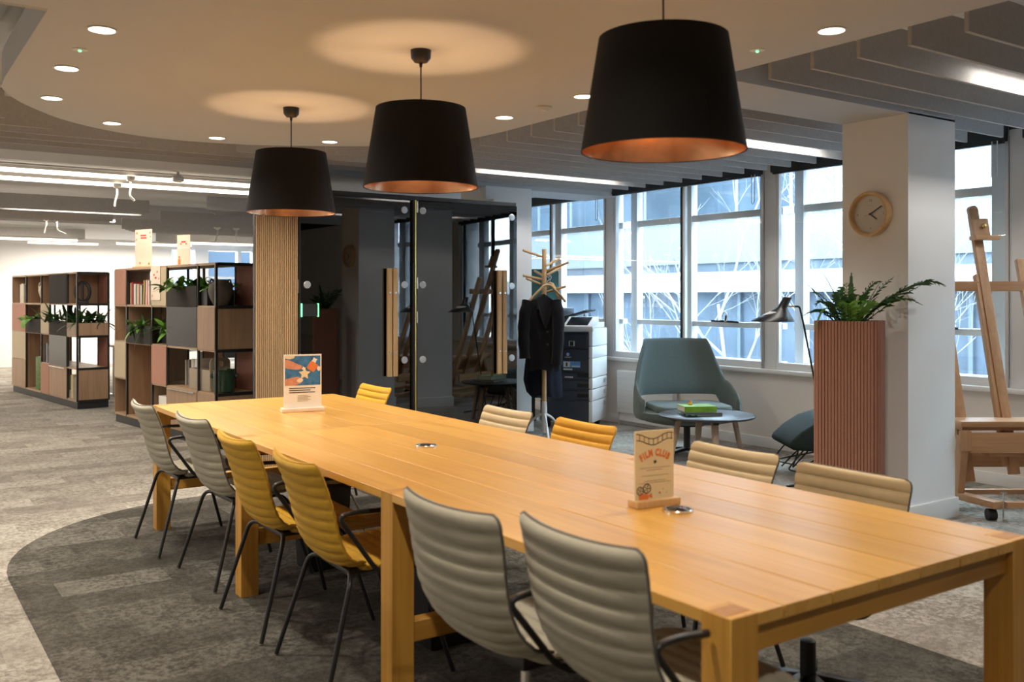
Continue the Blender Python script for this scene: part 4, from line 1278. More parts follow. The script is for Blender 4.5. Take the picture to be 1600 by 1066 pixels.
MB().tube(spline([(-0.05, 0, 0.285), (-0.10, 0, 0.28), (-0.12, 0, 0.21)], 5), 0.009, 8).obj('handle', 'ivory', t, smooth=True)
t = thing('ring_sculpture', 'black looped sculpture on the end of the far unit top shelf', 'sculpture', spot(fu, 2.83, 0.14, LV[3]+0.012), SR+1.1)
MB().bx(-0.07, 0.07, -0.035, 0.035, 0, 0.025).obj('foot', 'black_plastic', t, bev=0.004)
MB().tube([(0.085*math.cos(a*0.35), 0, 0.145+0.125*math.sin(a*0.35)) for a in range(18)], 0.021, 8, True).obj('outer_loop', 'black_plastic', t, smooth=True)
MB().tube([(0.0, 0, 0.02), (0.0, 0, 0.26)], 0.016, 8).obj('inner_bar', 'black_plastic', t, smooth=True)
t = thing('felt_carrier', 'beige felt carrier box with hand hole on the lower shelf', 'box', spot(nu, 2.0, 0.03, LV[1]+0.0115), SR)
fb = [(0, 0, 0), (0.50, 0, 0), (0.50, 0.20, 0), (0, 0.20, 0)]
MB().prism(rrect(0, 0.50, 0, 0.20, 0.03), 0, 0.20).obj('body', 'felt', t, bev=0.004)
MB().prism(rrect(0.012, 0.488, 0.012, 0.188, 0.026), 0.2, 0.202).obj('inside', 'feltdark', t)
hole = MB()
A, B = rrect(0.0, 0.20, 0.0, 0.32, 0.05, 6), rrect(0.07, 0.13, 0.235, 0.285, 0.02, 6)
nn = len(A)
Th = Matrix.Translation((0.49, 0, 0)) @ YZ
hole.add([Th @ Vector((p[0], p[1], z)) for z in (0, 0.012) for q in (A, B) for p in q],
         [(i, (i+1) % nn, nn+(i+1) % nn, nn+i) for i in range(nn)]+[(2*nn+i, 3*nn+i, 3*nn+(i+1) % nn, 2*nn+(i+1) % nn) for i in range(nn)] +
         [(i, 2*nn+i, 2*nn+(i+1) % nn, (i+1) % nn) for i in range(nn)]+[(nn+i, nn+(i+1) % nn, 3*nn+(i+1) % nn, 3*nn+i) for i in range(nn)])
hole.obj('handle_panel', 'felt', t)
t = thing('glazed_pot', 'dark green glazed pot with side lugs on the lower end shelf', 'pot', spot(nu, 2.575, 0.135, LV[1]+0.012))
MB().lathe([(0.085, 0), (0.098, 0.006), (0.103, 0.10), (0.10, 0.20), (0.106, 0.205), (0.106, 0.212), (0.096, 0.212), (0.09, 0.05), (0.0005, 0.04)], 32, cap=False).obj('body', 'olive', t, smooth=True)
for a in (-0.5, 2.6):
    MB().ball((0.112*math.cos(a), 0.112*math.sin(a), 0.15), 0.022, n=10, m=6).obj('lug', 'olive', t, smooth=True)

# ---- posters on the shelf top
def marks(t, m, rects, T, name='print', z=0.0006):
    b = MB()
    for x0, x1, y0, y1 in rects:
        b.add([T @ Vector(p) for p in ((x0, y0, z), (x1, y0, z), (x1, y1, z), (x0, y1, z))], [(0, 1, 2, 3)])
    return b.obj(name, m, t)
t = thing('poster_stand', 'tall pink and cream poster in a wooden foot on the shelf top', 'poster', spot(nu, 0.62, 0.10, LV[4]+0.0115), SR+0.30)
MB().bx(-0.16, 0.16, -0.03, 0.03, 0, 0.018).obj('foot', 'palewood', t, bev=0.003)
sh = MB().bx(-0.14, 0.14, -0.002, 0.002, 0.015, 0.42).obj('sheet', 'pinkpaper', t)
T = Matrix.Translation((0, -0.0022, 0)) @ XZ
marks(sh, 'redink', [(-0.05, 0.05, 0.345, 0.362), (-0.045, 0.055, 0.318, 0.335)], T, 'heading')
marks(sh, 'cream', [(-0.10, 0.11, 0.27-0.025*i, 0.273-0.025*i) for i in range(7)], T, 'lines_of_print')
marks(sh, 'orange', [(-0.12, -0.10, 0.37, 0.39), (0.10, 0.12, 0.37, 0.39), (0.11, 0.125, 0.33, 0.345), (-0.07, -0.045, 0.04, 0.065), (0.08, 0.105, 0.03, 0.055), (-0.125, -0.11, 0.30, 0.32)], T, 'sprinkled_motifs')
t = thing('poster_stand', 'smaller cream flyer with a red motif standing behind on the shelf top', 'poster', spot(nu, 1.42, 0.22, LV[4]+0.0115), SR+0.30)
MB().bx(-0.13, 0.13, -0.03, 0.03, 0, 0.018).obj('foot', 'palewood', t, bev=0.003)
sh = MB().bx(-0.10, 0.10, -0.002, 0.002, 0.015, 0.325).obj('sheet', 'pinkpaper', t)
marks(sh, 'redink', [(-0.035, 0.035, 0.245, 0.262), (-0.05, -0.03, 0.225, 0.24), (0.03, 0.05, 0.225, 0.24)], T, 'motif')
marks(sh, 'paper', [(-0.09, 0.095, 0.185, 0.20)], T, 'white_band')
marks(sh, 'orange', [(-0.085, -0.045, 0.02, 0.075), (-0.075, -0.055, 0.08, 0.11)], T, 'figure_print')
t = thing('hanging_flyer', 'long pale flyer hanging over the front of the beige shelf panel', 'flyer', spot(nu, 1.26, -0.010, 1.335), SR)
sh = MB().bx(-0.125, 0.125, -0.002, 0.0, 0.05, 0.40).obj('sheet', 'pinkpaper', t)
sh.location.z = -0.40
marks(sh, 'redink', [(-0.06, -0.02, 0.30, 0.32), (0.03, 0.06, 0.33, 0.35), (-0.02, 0.03, 0.27, 0.29), (0.08, 0.10, 0.26, 0.28)], T, 'scattered_motifs')
marks(sh, 'greyink', [(-0.09, 0.09, 0.22-0.02*i, 0.223-0.02*i) for i in range(5)], T, 'lines_of_print')
marks(sh, 'orange', [(-0.10, -0.075, 0.08, 0.105)], T, 'corner_motif')
t['label'] = 'long pale flyer hanging over the front of the beige shelf panel'
t.location.z = LV[4]+0.012

# ---- desk screens and the high table far behind the shelving
for x, y, L, lb in ((2.3, 12.6, 1.7, 'dark grey desk screen with rounded corners behind the bookshelf'), (3.0, 10.9, 1.7, 'dark grey desk screen with rounded corners behind the vase')):
    t = thing('desk_screen', lb, 'screen', (x, y, 0), 0.08, 'grey desk screens behind the shelving')
    MB().prism(rrect(-L/2, L/2, 0.62, 1.50, 0.12, 6), -0.02, 0.02, XZ).obj('panel', 'desk_screen', t)
    MB().bx(-L/2, L/2, 0.02, 0.75, 0.70, 0.73).obj('desk_top', 'trim', t)
    for xx in (-L/2+0.05, L/2-0.05):
        MB().bx(xx-0.025, xx+0.025, -0.02, 0.70, 0, 0.03).bx(xx-0.025, xx+0.025, 0.30, 0.35, 0.03, 0.70).obj('leg', 'alu', t)
t = thing('high_table', 'black topped high table with a white cloth panel by the far wall', 'table', (0.25, 18.6, 0), 0.0)
MB().bx(-0.9, 0.32, -0.35, 0.35, 1.02, 1.07).obj('tabletop', 'black_plastic', t)
MB().prism([(-0.85+0.1*i, -0.25+0.03*(i % 2)) for i in range(11)]+[(0.15, -0.20), (-0.85, -0.20)], 0.28, 1.02).obj('cloth', 'paper', t)
MB().bx(-0.04, 0.04, -0.04, 0.04, 0.02, 1.02).obj('pedestal', 'black_metal', t)
MB().bx(-0.85, 0.3, -0.3, 0.3, 0, 0.02).obj('foot', 'black_metal', t)

# ================================================================== GLAZED POD
pd = thing('meeting_pod', 'dark glazed meeting pod with oak slatted corner and pull handles', 'pod', (0, 6.0, 0))
PT = 2.295
MB().bx(1.52, 3.58, 0.06, 1.2, PT-0.04, PT).obj('roof', 'black_plastic', pd)
MB().bx(1.52, 1.56, 0.06, 1.2, 0, PT-0.04).obj('side_wall', 'desk_screen', pd)
MB().bx(3.56, 3.60, 0.06, 1.2, 0, PT-0.04).obj('side_wall', 'desk_screen', pd)
MB().bx(1.56, 3.56, 1.16, 1.2, 0, PT-0.04).obj('back_wall', 'desk_screen', pd)
MB().bx(1.56, 3.56, 0.06, 1.16, 0.004, 0.03).obj('pod_floor', 'desk_screen', pd)
MB().bx(1.47, 3.62, -0.01, 0.05, PT-0.035, PT).obj('head_frame', 'black_plastic', pd)
MB().bx(1.112, 1.468, 0.02, 0.06, 0, PT).obj('slat_backing', 'black_plastic', pd)
npitch = 22
for i in range(npitch):
    xx = 1.118+i*(0.350/npitch)
    MB().bx(xx, xx+0.0105, 0.0, 0.021, 0.0, PT).obj('slat', 'slatwood', pd)
MB().bx(1.472, 1.490, 0.0, 0.03, 0, PT-0.035).obj('jamb', 'black_metal', pd)
MB().bx(2.525, 2.540, -0.005, 0.04, 0, PT-0.035).obj('post', 'black_metal', pd)
MB().bx(2.540, 2.552, -0.012, 0.04, 0, PT-0.035).obj('bronze_strip', 'brass', pd)
MB().bx(2.552, 2.566, -0.005, 0.04, 0, PT-0.035).obj('post', 'black_metal', pd)
def leaf_door(wd, handle_x, discs, loc, rz, h0, h1):
    d = MB().bx(0, wd, -0.006, 0.006, 0.012, PT-0.04).obj('door', 'darkglass', pd, loc=loc, rot=(0, 0, rz))
    for hx0 in (handle_x-0.052, handle_x+0.004):
        MB().bx(hx0-0.021, hx0+0.021, -0.058, -0.030, h0, h1).obj('handle', 'palewood', d, bev=0.004)
    for z, bx_ in ((h0+0.21, handle_x-0.052), (h1-0.21, handle_x-0.052), (h0+0.21, handle_x+0.004), (h1-0.21, handle_x+0.004)):
        T = Matrix.Translation((bx_, 0, z)) @ XZ
        b = MB()
        b.lathe([(0.009, -0.004), (0.009, 0.062)], 12)
        b.v = [tuple(T @ Vector(v)) for v in b.v]
        b.obj('handle_bolt', 'steel', d, smooth=True)
    for xx, z in discs:
        T = Matrix.Translation((xx, 0, z)) @ XZ
        b = MB().lathe([(0.0005, -0.012), (0.027, -0.012), (0.031, -0.009), (0.031, 0.009), (0.027, 0.012), (0.0005, 0.012)], 24, cap=False)
        b.v = [tuple(T @ Vector(v)) for v in b.v]
        b.obj('fixing_disc', 'alu', d)
    return d
dl = leaf_door(1.03, 0.845, [(0.055, 1.508), (0.962, 2.17), (0.962, 1.515), (0.962, 0.855)], (1.492, 0.012, 0), 0.018, 0.72, 1.655)
ind = MB().bx(0.0, 0.15, -0.02, -0.006, 1.25, 1.35).obj('room_indicator', 'black_plastic', dl)
MB().bx(-0.002, 0.006, -0.022, -0.004, 1.245, 1.355).bx(0.144, 0.152, -0.022, -0.004, 1.245, 1.355).obj('green_edge', 'greenled', ind)
leaf_door(1.02, 0.862, [(0.055, 2.17), (0.055, 1.515), (0.055, 0.855), (0.965, 2.15), (0.965, 1.51), (0.965, 0.84)], (2.570, 0.012, 0), -0.075, 0.70, 1.655)
for z in (0.30, 1.18, 1.48, 2.15):
    MB().lathe([(0.008, 0), (0.008, 0.10)], 10, c=(2.561, -0.012, z)).obj('hinge', 'steel', pd, smooth=True)
MB().bx(1.462, 1.472, -0.006, 0.01, 1.44, 1.55).obj('latch_plate', 'steel', pd)
# wall boxes on the far column
t = thing('wall_unit', 'white flat wall box high on the far white column', 'wall box', (3.86, 6.72, 2.30))
MB().bx(-0.08, 0.14, -0.10, 0, 0.0, 0.10).obj('body', 'trim', t, bev=0.006)
t = thing('wall_shelf', 'thin white bracket shelf beside the pod door on the far column', 'shelf', (3.93, 6.72, 2.13))
MB().bx(-0.12, 0.12, -0.06, 0, 0.0, 0.012).obj('board', 'alu', t)

# ================================================================== ON THE TABLE
t = thing('table_sign', 'acrylic table sign with jigsaw photo and small print at the far end of the table', 'sign', (0.626, 3.818, 0.7505), -0.166)
MB().bx(-0.122, 0.122, -0.032, 0.032, 0, 0.022).obj('foot', 'pinkpaper', t, bev=0.003)
sh = MB().bx(-0.108, 0.108, -0.003, 0.003, 0.02, 0.327).obj('sheet', 'paper', t)
T = Matrix.Translation((0, -0.0032, 0)) @ XZ
ph = marks(sh, 'blueink', [(-0.101, 0.101, 0.150, 0.318)], T, 'jigsaw_photo', 0.0004)
def blob(par, m, poly, name, z):
    MB().add([T @ Vector((p[0], p[1], z)) for p in poly], [tuple(range(len(poly)))]).obj(name, m, par)
def ell(cx, cy, a, b, r, n=18):
    return [(cx+a*math.cos(2*PI*k/n)*math.cos(r)-b*math.sin(2*PI*k/n)*math.sin(r), cy+a*math.cos(2*PI*k/n)*math.sin(r)+b*math.sin(2*PI*k/n)*math.cos(r)) for k in range(n)]
blob(sh, 'skin', [(-0.101, 0.150), (-0.101, 0.186)]+[(-0.06, 0.196), (-0.03, 0.200), (-0.008, 0.192), (0.0, 0.178), (-0.008, 0.165), (-0.03, 0.155), (-0.05, 0.150)], 'printed_thumb', 0.0008)
blob(sh, 'pinkpaper', ell(-0.016, 0.178, 0.018, 0.012, 0.2), 'printed_nail', 0.0012)
blob(sh, 'skin', [(-0.101, 0.25), (-0.101, 0.300), (-0.07, 0.292), (-0.03, 0.272), (-0.006, 0.262), (-0.004, 0.248), (-0.02, 0.240), (-0.06, 0.242)], 'printed_finger', 0.0008)
def star(cx, cy, r, n=5, q=0.45, a0=0.3):
    return [(cx+(r if k % 2 == 0 else r*q)*math.cos(a0+PI*k/n), cy+(r if k % 2 == 0 else r*q)*math.sin(a0+PI*k/n)) for k in range(2*n)]
blob(sh, 'cream', star(0.010, 0.216, 0.036, 5, 0.5), 'jigsaw_piece', 0.0010)
blob(sh, 'orange', star(0.055, 0.256, 0.034, 4, 0.75, 0.2), 'jigsaw_piece', 0.0010)
blob(sh, 'paper', star(0.005, 0.246, 0.014, 4, 0.5), 'jigsaw_piece', 0.0012)
blob(sh, 'paper', star(0.068, 0.292, 0.018, 4, 0.6), 'jigsaw_piece', 0.0010)
blob(sh, 'paper', ell(-0.02, 0.170, 0.022, 0.010, 0.5), 'jigsaw_piece', 0.0006)
blob(sh, 'pinkpaper', ell(0.092, 0.244, 0.010, 0.014, 0.1), 'jigsaw_piece', 0.0011)
blob(sh, 'cream', [(-0.101, 0.305), (-0.101, 0.318), (-0.045, 0.318), (-0.05, 0.306), (-0.075, 0.300)], 'jigsaw_piece', 0.0010)
marks(sh, 'ink', [(-0.078, 0.072, 0.131, 0.136), (-0.078, 0.045, 0.119, 0.124), (-0.078, 0.070, 0.107, 0.112)], T, 'lines_of_print')
marks(sh, 'greyink', [(-0.030, 0.045 if i % 2 else 0.030, 0.090-0.008*i, 0.0935-0.008*i) for i in range(5)], T, 'small_print')

t = thing('table_sign', 'cream film club sign in a wooden foot on the near half of the table', 'sign', (0.600, 0.868, 0.7505), -0.12)
MB().bx(-0.083, 0.083, -0.028, 0.026, 0, 0.022).obj('foot', 'palewood', t, bev=0.003)
sh = MB().bx(-0.074, 0.074, -0.003, 0.003, 0.018, 0.236).obj('sheet', 'cream', t)
T = Matrix.Translation((0, -0.0032, 0)) @ XZ
# strip of film, a sagging ribbon cut by frames
def wave(x):
    return 0.209+0.0085*math.cos((x+0.07)*2*PI/0.126)
fs_ = MB()
for off in (-0.0095, 0.0095):
    for i in range(24):
        a, b = -0.070+0.14*i/24, -0.070+0.14*(i+1)/24
        fs_.add([T @ Vector(p) for p in ((a, wave(a)+off-0.0012, 0.0006), (b, wave(b)+off-0.0012, 0.0006), (b, wave(b)+off+0.0012, 0.0006), (a, wave(a)+off+0.0012, 0.0006))], [(0, 1, 2, 3)])
for i in range(8):
    a = -0.058+0.0175*i
    fs_.add([T @ Vector(p) for p in ((a-0.001, wave(a)-0.0095, 0.0006), (a+0.001, wave(a)-0.0095, 0.0006), (a+0.001, wave(a)+0.0095, 0.0006), (a-0.001, wave(a)+0.0095, 0.0006))], [(0, 1, 2, 3)])
fs_.obj('film_strip_print', 'ink', sh)
word = MB()
txt = 'FILM CLUB'
rad = 0.085
adv = {'F': 0.95, 'I': 0.55, 'L': 0.9, 'M': 1.25, ' ': 0.55, 'C': 1.05, 'U': 1.05, 'B': 1.05}
tw_ = sum(adv[c_] for c_ in txt)
pos = 0.0
for i, chx in enumerate(txt):
    mid_ = pos+adv[chx]/2-tw_/2
    pos += adv[chx]
    if chx == ' ':
        continue
    vs_, f_ = text_mesh(chx, 0.029, 0.0017)
    a = mid_*0.158
    Rm = Matrix.Translation((rad*math.sin(a), 0.157-rad+rad*math.cos(a), 0.0006)) @ Matrix.Rotation(-a, 4, 'Z') @ Matrix.Diagonal((0.70, 1, 1, 1))
    word.add([T @ (Rm @ v) for v in vs_], f_)
word.obj('lettering', 'orange', sh)
blob(sh, 'ink', [(-0.006, 0.139), (0.003, 0.144), (0.008, 0.136), (-0.001, 0.131)], 'clapper_print', 0.0006)
marks(sh, 'greyink', [(-0.058, 0.060, 0.119, 0.1205), (-0.033, 0.030, 0.112, 0.1135), (-0.05, 0.052, 0.0945, 0.096), (-0.04, 0.042, 0.078, 0.0795), (-0.062, 0.062, 0.072, 0.0735)], T, 'lines_of_print')
for cx, cy, r_ in ((-0.056, 0.050, 0.0135), (-0.030, 0.0555, 0.0155)):
    n_ = 24
    ring = MB()
    ring.add([T @ Vector((cx+q*r_*math.cos(2*PI*k/n_), cy+q*r_*math.sin(2*PI*k/n_), 0.0007)) for q in (1, 0.80) for k in range(n_)], [(k, (k+1) % n_, n_+(k+1) % n_, n_+k) for k in range(n_)])
    for k in range(5):
        a = 2*PI*k/5
        ring.add([T @ Vector((cx+r_*0.5*math.cos(a)+r_*0.16*math.cos(2*PI*j/8), cy+r_*0.5*math.sin(a)+r_*0.16*math.sin(2*PI*j/8), 0.0007)) for j in range(8)], [tuple(range(8))])
    ring.add([T @ Vector((cx+r_*0.2*math.cos(2*PI*j/8), cy+r_*0.2*math.sin(2*PI*j/8), 0.0007)) for j in range(8)], [tuple(range(8))])
    ring.obj('film_reel_print', 'ink', sh)
blob(sh, 'orange', [(-0.060, 0.020), (-0.062, 0.038), (-0.028, 0.042), (-0.027, 0.034), (-0.012, 0.041), (-0.009, 0.025), (-0.024, 0.029), (-0.025, 0.022)], 'camera_print', 0.0006)
marks(sh, 'redink', [(0.015, 0.023, 0.037, 0.0395), (0.0177, 0.0203, 0.0345, 0.042)], T, 'sparkle_print')
marks(sh, 'greyink', [(0.043, 0.049, 0.0365, 0.039), (0.030, 0.034, 0.048, 0.051)], T, 'dot_print')

# ================================================================== WALL CLOCK
t = thing('wall_clock', 'round wooden wall clock on the side of the white column', 'clock', (3.811, 2.309, 1.93), -PI/2)
b = MB().lathe([(0.142, 0.0), (0.142, 0.035), (0.138, 0.048), (0.130, 0.050), (0.124, 0.046), (0.118, 0.016)], 64, cap=False)
b.v = [tuple(XZ @ Vector(v)) for v in b.v]
b.v = [(x, y, z) for x, y, z in b.v]
b.obj('case', 'palewood', t, smooth=True)
b = MB().lathe([(0.0005, 0.016), (0.120, 0.016)], 48, cap=False)
b.v = [tuple(XZ @ Vector(v)) for v in b.v]
fc = b.obj('face', 'clockface', t)
T = Matrix.Translation((0, -0.0165, 0)) @ XZ
nm = MB()
for s_, x, y in (('12', 0, 0.080), ('3', 0.092, -0.006), ('6', 0, -0.093), ('9', -0.092, -0.006)):
    vs_, f_ = text_mesh(s_, 0.021 if s_ == '12' else 0.017)
    nm.add([T @ (v+Vector((x, y, 0.0004))) for v in vs_], f_)
nm.obj('numerals', 'ink', fc)
tk = MB()
for k in range(60):
    a = 2*PI*k/60
    r0 = 0.108 if k % 5 == 0 else 0.112
    tk.add([T @ Vector((r0*math.cos(a+e*0.004)+0, r0*math.sin(a+e*0.004), 0.0004)) if i == 0 else T @ Vector((0.115*math.cos(a+e*0.004), 0.115*math.sin(a+e*0.004), 0.0004)) for i, e in ((0, -1), (0, 1), (1, 1), (1, -1))], [(0, 1, 2, 3)])
tk.obj('minute_marks', 'greyink', fc)
marks(fc, 'greyink', [(-0.018, 0.018, 0.052, 0.0535)], T, 'dial_print')
for nme, ang, ln, wd, m in (('minute_hand', math.radians(60), 0.094, 0.006, 'ink'), ('hour_hand', math.radians(126), 0.060, 0.0075, 'ink'), ('second_hand', math.radians(258), 0.040, 0.002, 'greyink')):
    d = Vector((math.sin(ang), math.cos(ang), 0))
    q = Vector((d.y, -d.x, 0))
    z = Vector((0, 0, 0.004))
    hb = MB()
    P = [-d*0.008-q*wd/2, -d*0.008+q*wd/2, d*ln+q*wd/2, d*ln-q*wd/2]
    hb.add([T @ (p+z) for p in P]+[T @ (p+z+Vector((0, 0, 0.0015))) for p in P], [(0, 1, 2, 3), (4, 5, 6, 7), (0, 1, 5, 4), (1, 2, 6, 5), (2, 3, 7, 6), (3, 0, 4, 7)])
    hb.obj(nme, m, t)

# ================================================================== PLANTER AND FERN
PX, PY = 3.50, 2.25
pl = thing('ribbed_planter', 'tall ribbed terracotta felt planter in front of the white column', 'planter', (PX, PY, 0), -1.07)
pw, pd_ = 0.188, 0.155
out = rrect(-pw, pw, -pd_, pd_, 0.045, 6)
MB().prism([(x*0.955, y*0.95) for x, y in out], 0.0, 1.235).obj('core', 'terracotta', pl)
per = [Vector((x, y, 0)) for x, y in out]
seg = []
tot = 0
for i in range(len(per)):
    a_, b_ = per[i], per[(i+1) % len(per)]
    seg.append((tot, (b_-a_).length, a_, b_))
    tot += (b_-a_).length
NR = 70
pit = tot/NR
def onper(s):
    s %= tot
    for s0, l, a_, b_ in seg:
        if s0 <= s <= s0+l+1e-9:
            d = (b_-a_).normalized()
            return a_.lerp(b_, (s-s0)/l), d
    return per[0], Vector((1, 0, 0))
for k in range(NR):
    c, d = onper((k+0.5)*pit)
    n = Vector((d.y, -d.x, 0))
    hw = pit*0.42
    pts = [c-d*hw-n*0.016, c-d*hw+n*0.001, c-d*hw*0.75+n*0.004, c+d*hw*0.75+n*0.004, c+d*hw+n*0.001, c+d*hw-n*0.016]
    MB().prism([(p.x, p.y) for p in pts], 0.0, 1.262).obj('rib', 'terracotta', pl)
MB().prism([(x*0.93, y*0.92) for x, y in out], 1.19, 1.238).obj('soil', 'soil', pl)

fe = thing('fern', 'bushy dark green fern with long arching fronds growing from the tall terracotta planter', 'plant', (PX, PY, 1.24), -0.6015)
def frond(base, tip, arch, wd, m, seed, pin=True, n=14, droop=0.0):
    """arching midrib with leaflets along both sides, one mesh per frond"""
    rr = random.Random(seed)
    b0, tp = Vector(base), Vector(tip)
    mid = (b0+tp)/2+Vector((0, 0, arch))
    P = []
    for i in range(n+1):
        s = i/n
        p = b0*(1-s)**2+mid*2*s*(1-s)+tp*s*s
        p = p+Vector((0, 0, -droop*max(0, s-0.75)**2*16))
        P.append(p)
    m_ = MB()
    m_.tube(P, [0.0035*(1-0.7*i/n) for i in range(n+1)], 5)
    for i in range(1, n+1):
        s = i/n
        d = (P[i]-P[i-1]).normalized()
        sd = d.cross(Vector((0, 0, 1)))
        sd = sd.normalized() if sd.length > 1e-3 else Vector((1, 0, 0))
        upv = sd.cross(d)
        ll = wd*(0.25+math.sin(PI*min(1, s*0.95+0.05))**0.7)*(0.8+0.4*rr.random())
        if pin:
            for sg in (-1, 1):
                q = P[i-1].lerp(P[i], 0.5*rr.random())
                e = (sd*sg*0.75+d*0.75+upv*rr.uniform(-0.1, 0.3)).normalized()
                w2 = ll*0.13
                tipv = q+e*ll-Vector((0, 0, ll*0.22))
                mdl = q+e*ll*0.45+Vector((0, 0, ll*0.05))
                m_.add([q, mdl+d*w2, tipv, mdl-d*w2], [(0, 1, 2), (0, 2, 3)])
        else:
            w2 = ll*0.27
            m_.add([P[i-1]-sd*w2, P[i-1]+upv*0.002, P[i-1]+sd*w2, P[i]+sd*w2*0.9, P[i]+upv*0.002, P[i]-sd*w2*0.9], [(0, 1, 4, 5), (1, 2, 3, 4)])
    m_.obj('frond', m, fe)
K = 5.75/1474.8       # metres a pixel covers at the planter
for i, (bx_, tx, ty, dy, ar, wd, m, pin, dr) in enumerate((
        (-0.02, 1283, 418, 0.00, 0.05, 0.055, 'ferndark', False, 0), (-0.05, 1266, 440, 0.05, 0.03, 0.05, 'ferndark', True, 0), (-0.06, 1262, 452, -0.05, 0.09, 0.03, 'fern', True, 0),
        (-0.08, 1275, 474, 0.0, 0.12, 0.05, 'ferndark', True, 0.02), (-0.09, 1267, 516, -0.06, 0.24, 0.05, 'fern', False, 0.03), (-0.08, 1262, 492, 0.05, 0.10, 0.045, 'ferndark', True, 0),
        (0.00, 1337, 424, 0.04, 0.02, 0.05, 'ferndark', False, 0), (0.02, 1380, 437, 0.02, 0.14, 0.05, 'ferndark', True, 0.01), (0.03, 1371, 440, -0.04, 0.02, 0.06, 'fern', False, 0),
        (0.05, 1471, 438, -0.05, 0.16, 0.085, 'ferndark', True, 0.035), (0.06, 1436, 443, -0.04, 0.02, 0.05, 'fern', True, 0), (0.05, 1431, 475, -0.08, 0.17, 0.07, 'fern', True, 0.0),
        (0.03, 1406, 430, 0.05, 0.06, 0.05, 'ferndark', True, 0), (0.02, 1352, 446, -0.06, 0.03, 0.07, 'fern', True, 0), (-0.02, 1316, 440, -0.06, 0.02, 0.07, 'fern', True, 0),
        (-0.03, 1300, 455, -0.08, 0.03, 0.075, 'ferndark', True, 0), (0.00, 1330, 460, -0.10, 0.03, 0.08, 'fern', True, 0), (0.04, 1362, 462, -0.08, 0.05, 0.07, 'fern', False, 0),
        (0.06, 1388, 470, -0.06, 0.08, 0.07, 'ferndark', True, 0), (-0.05, 1288, 470, -0.09, 0.06, 0.07, 'ferndark', True, 0), (0.02, 1345, 470, -0.12, 0.05, 0.08, 'leaf', True, 0),
        (-0.02, 1312, 472, -0.12, 0.05, 0.08, 'leaf', True, 0), (0.04, 1420, 455, -0.06, 0.10, 0.06, 'ferndark', True, 0.01), (-0.01, 1325, 445, 0.10, 0.02, 0.06, 'ferndark', True, 0),
        (0.05, 1374, 482, -0.02, 0.10, 0.05, 'fern', False, 0.02), (-0.06, 1282, 486, 0.08, 0.08, 0.06, 'ferndark', True, 0))):
    frond((bx_, -0.02+0.3*dy, 0.0), ((tx-1329)*K, dy*1.4, (500-ty)*K+0.02), ar, wd, m, i, pin, 18 if i == 9 else 13, dr)

# ================================================================== COAT STAND WITH COATS
CSX, CSY, CSR = 4.20, 6.33, -0.6015
cs = thing('coat_stand', 'wooden coat stand with angled pegs and white tripod foot beside the far column', 'coat stand', (CSX, CSY, 0), CSR)
MB().tube([(0, 0, 0.34), (0, 0, 1.89)], 0.023, 14).obj('pole', 'palewood', cs, smooth=True)
MB().lathe([(0.024, 0.36), (0.028, 0.30), (0.030, 0.05), (0.026, 0.04)], 16).obj('sleeve', 'trim', cs, smooth=True)
for a in (-1.45, 0.65, 2.75):
    MB().tube(fillet([(0.0, 0, 0.24), (0.10*math.cos(a), 0.10*math.sin(a), 0.19), (0.27*math.cos(a), 0.27*math.sin(a), 0.012)], 0.06), 0.012, 8).obj('foot', 'trim', cs, smooth=True)
def cz(y):
    return 1.404+(465-y)*9.5/1474.8
for x0, y0, x1, y1, dp in ((846, 402, 815, 392, -0.10), (850, 424, 885, 411, -0.12), (846, 437, 815, 431, -0.05), (850, 416, 872, 404, 0.13), (848, 432, 834, 423, 0.16), (842, 444, 820, 436, -0.12), (850, 457, 881, 448, -0.10), (852, 430, 874, 418, 0.10)):
    MB().tube([((x0-848)*0.00644, -dp*0.15, cz(y0)), ((x1-848)*0.00644, dp, cz(y1))], 0.0125, 8).obj('peg', 'palewood', cs, smooth=True)
def hanger(name, label, off, rz, half):
    t = thing(name, label, 'hanger', (CSX+off[0], CSY+off[1], off[2]), rz, None)
    arm = spline([(-half, 0, -0.17), (-half*0.75, 0, -0.115), (-half*0.4, 0, -0.05), (-0.03, 0, -0.008), (0.03, 0, -0.008), (half*0.4, 0, -0.05), (half*0.75, 0, -0.115), (half, 0, -0.17)], 5)
    b = MB()
    for sgn in (0,):
        b.tube(arm, 0.013, 8)
    b.v = [(x, y*1.4, z) for x, y, z in b.v]
    b.obj('shoulder_bar', 'palewood', t, smooth=True)
    MB().tube(spline([(0, 0, -0.005), (0, 0, 0.03), (0.02, 0, 0.055), (0.0, 0, 0.08), (-0.022, 0, 0.06)], 5), 0.0035, 6).obj('hook', 'steel', t, smooth=True)
    return t
hanger('coat_hanger', 'wooden coat hanger at the front of the stand carrying the black coat', (-0.05, -0.12, 1.53), CSR+0.25, 0.19)
hanger('coat_hanger', 'pale wooden coat hanger behind the first one on the stand', (0.09, 0.02, 1.55), CSR-1.0, 0.18)
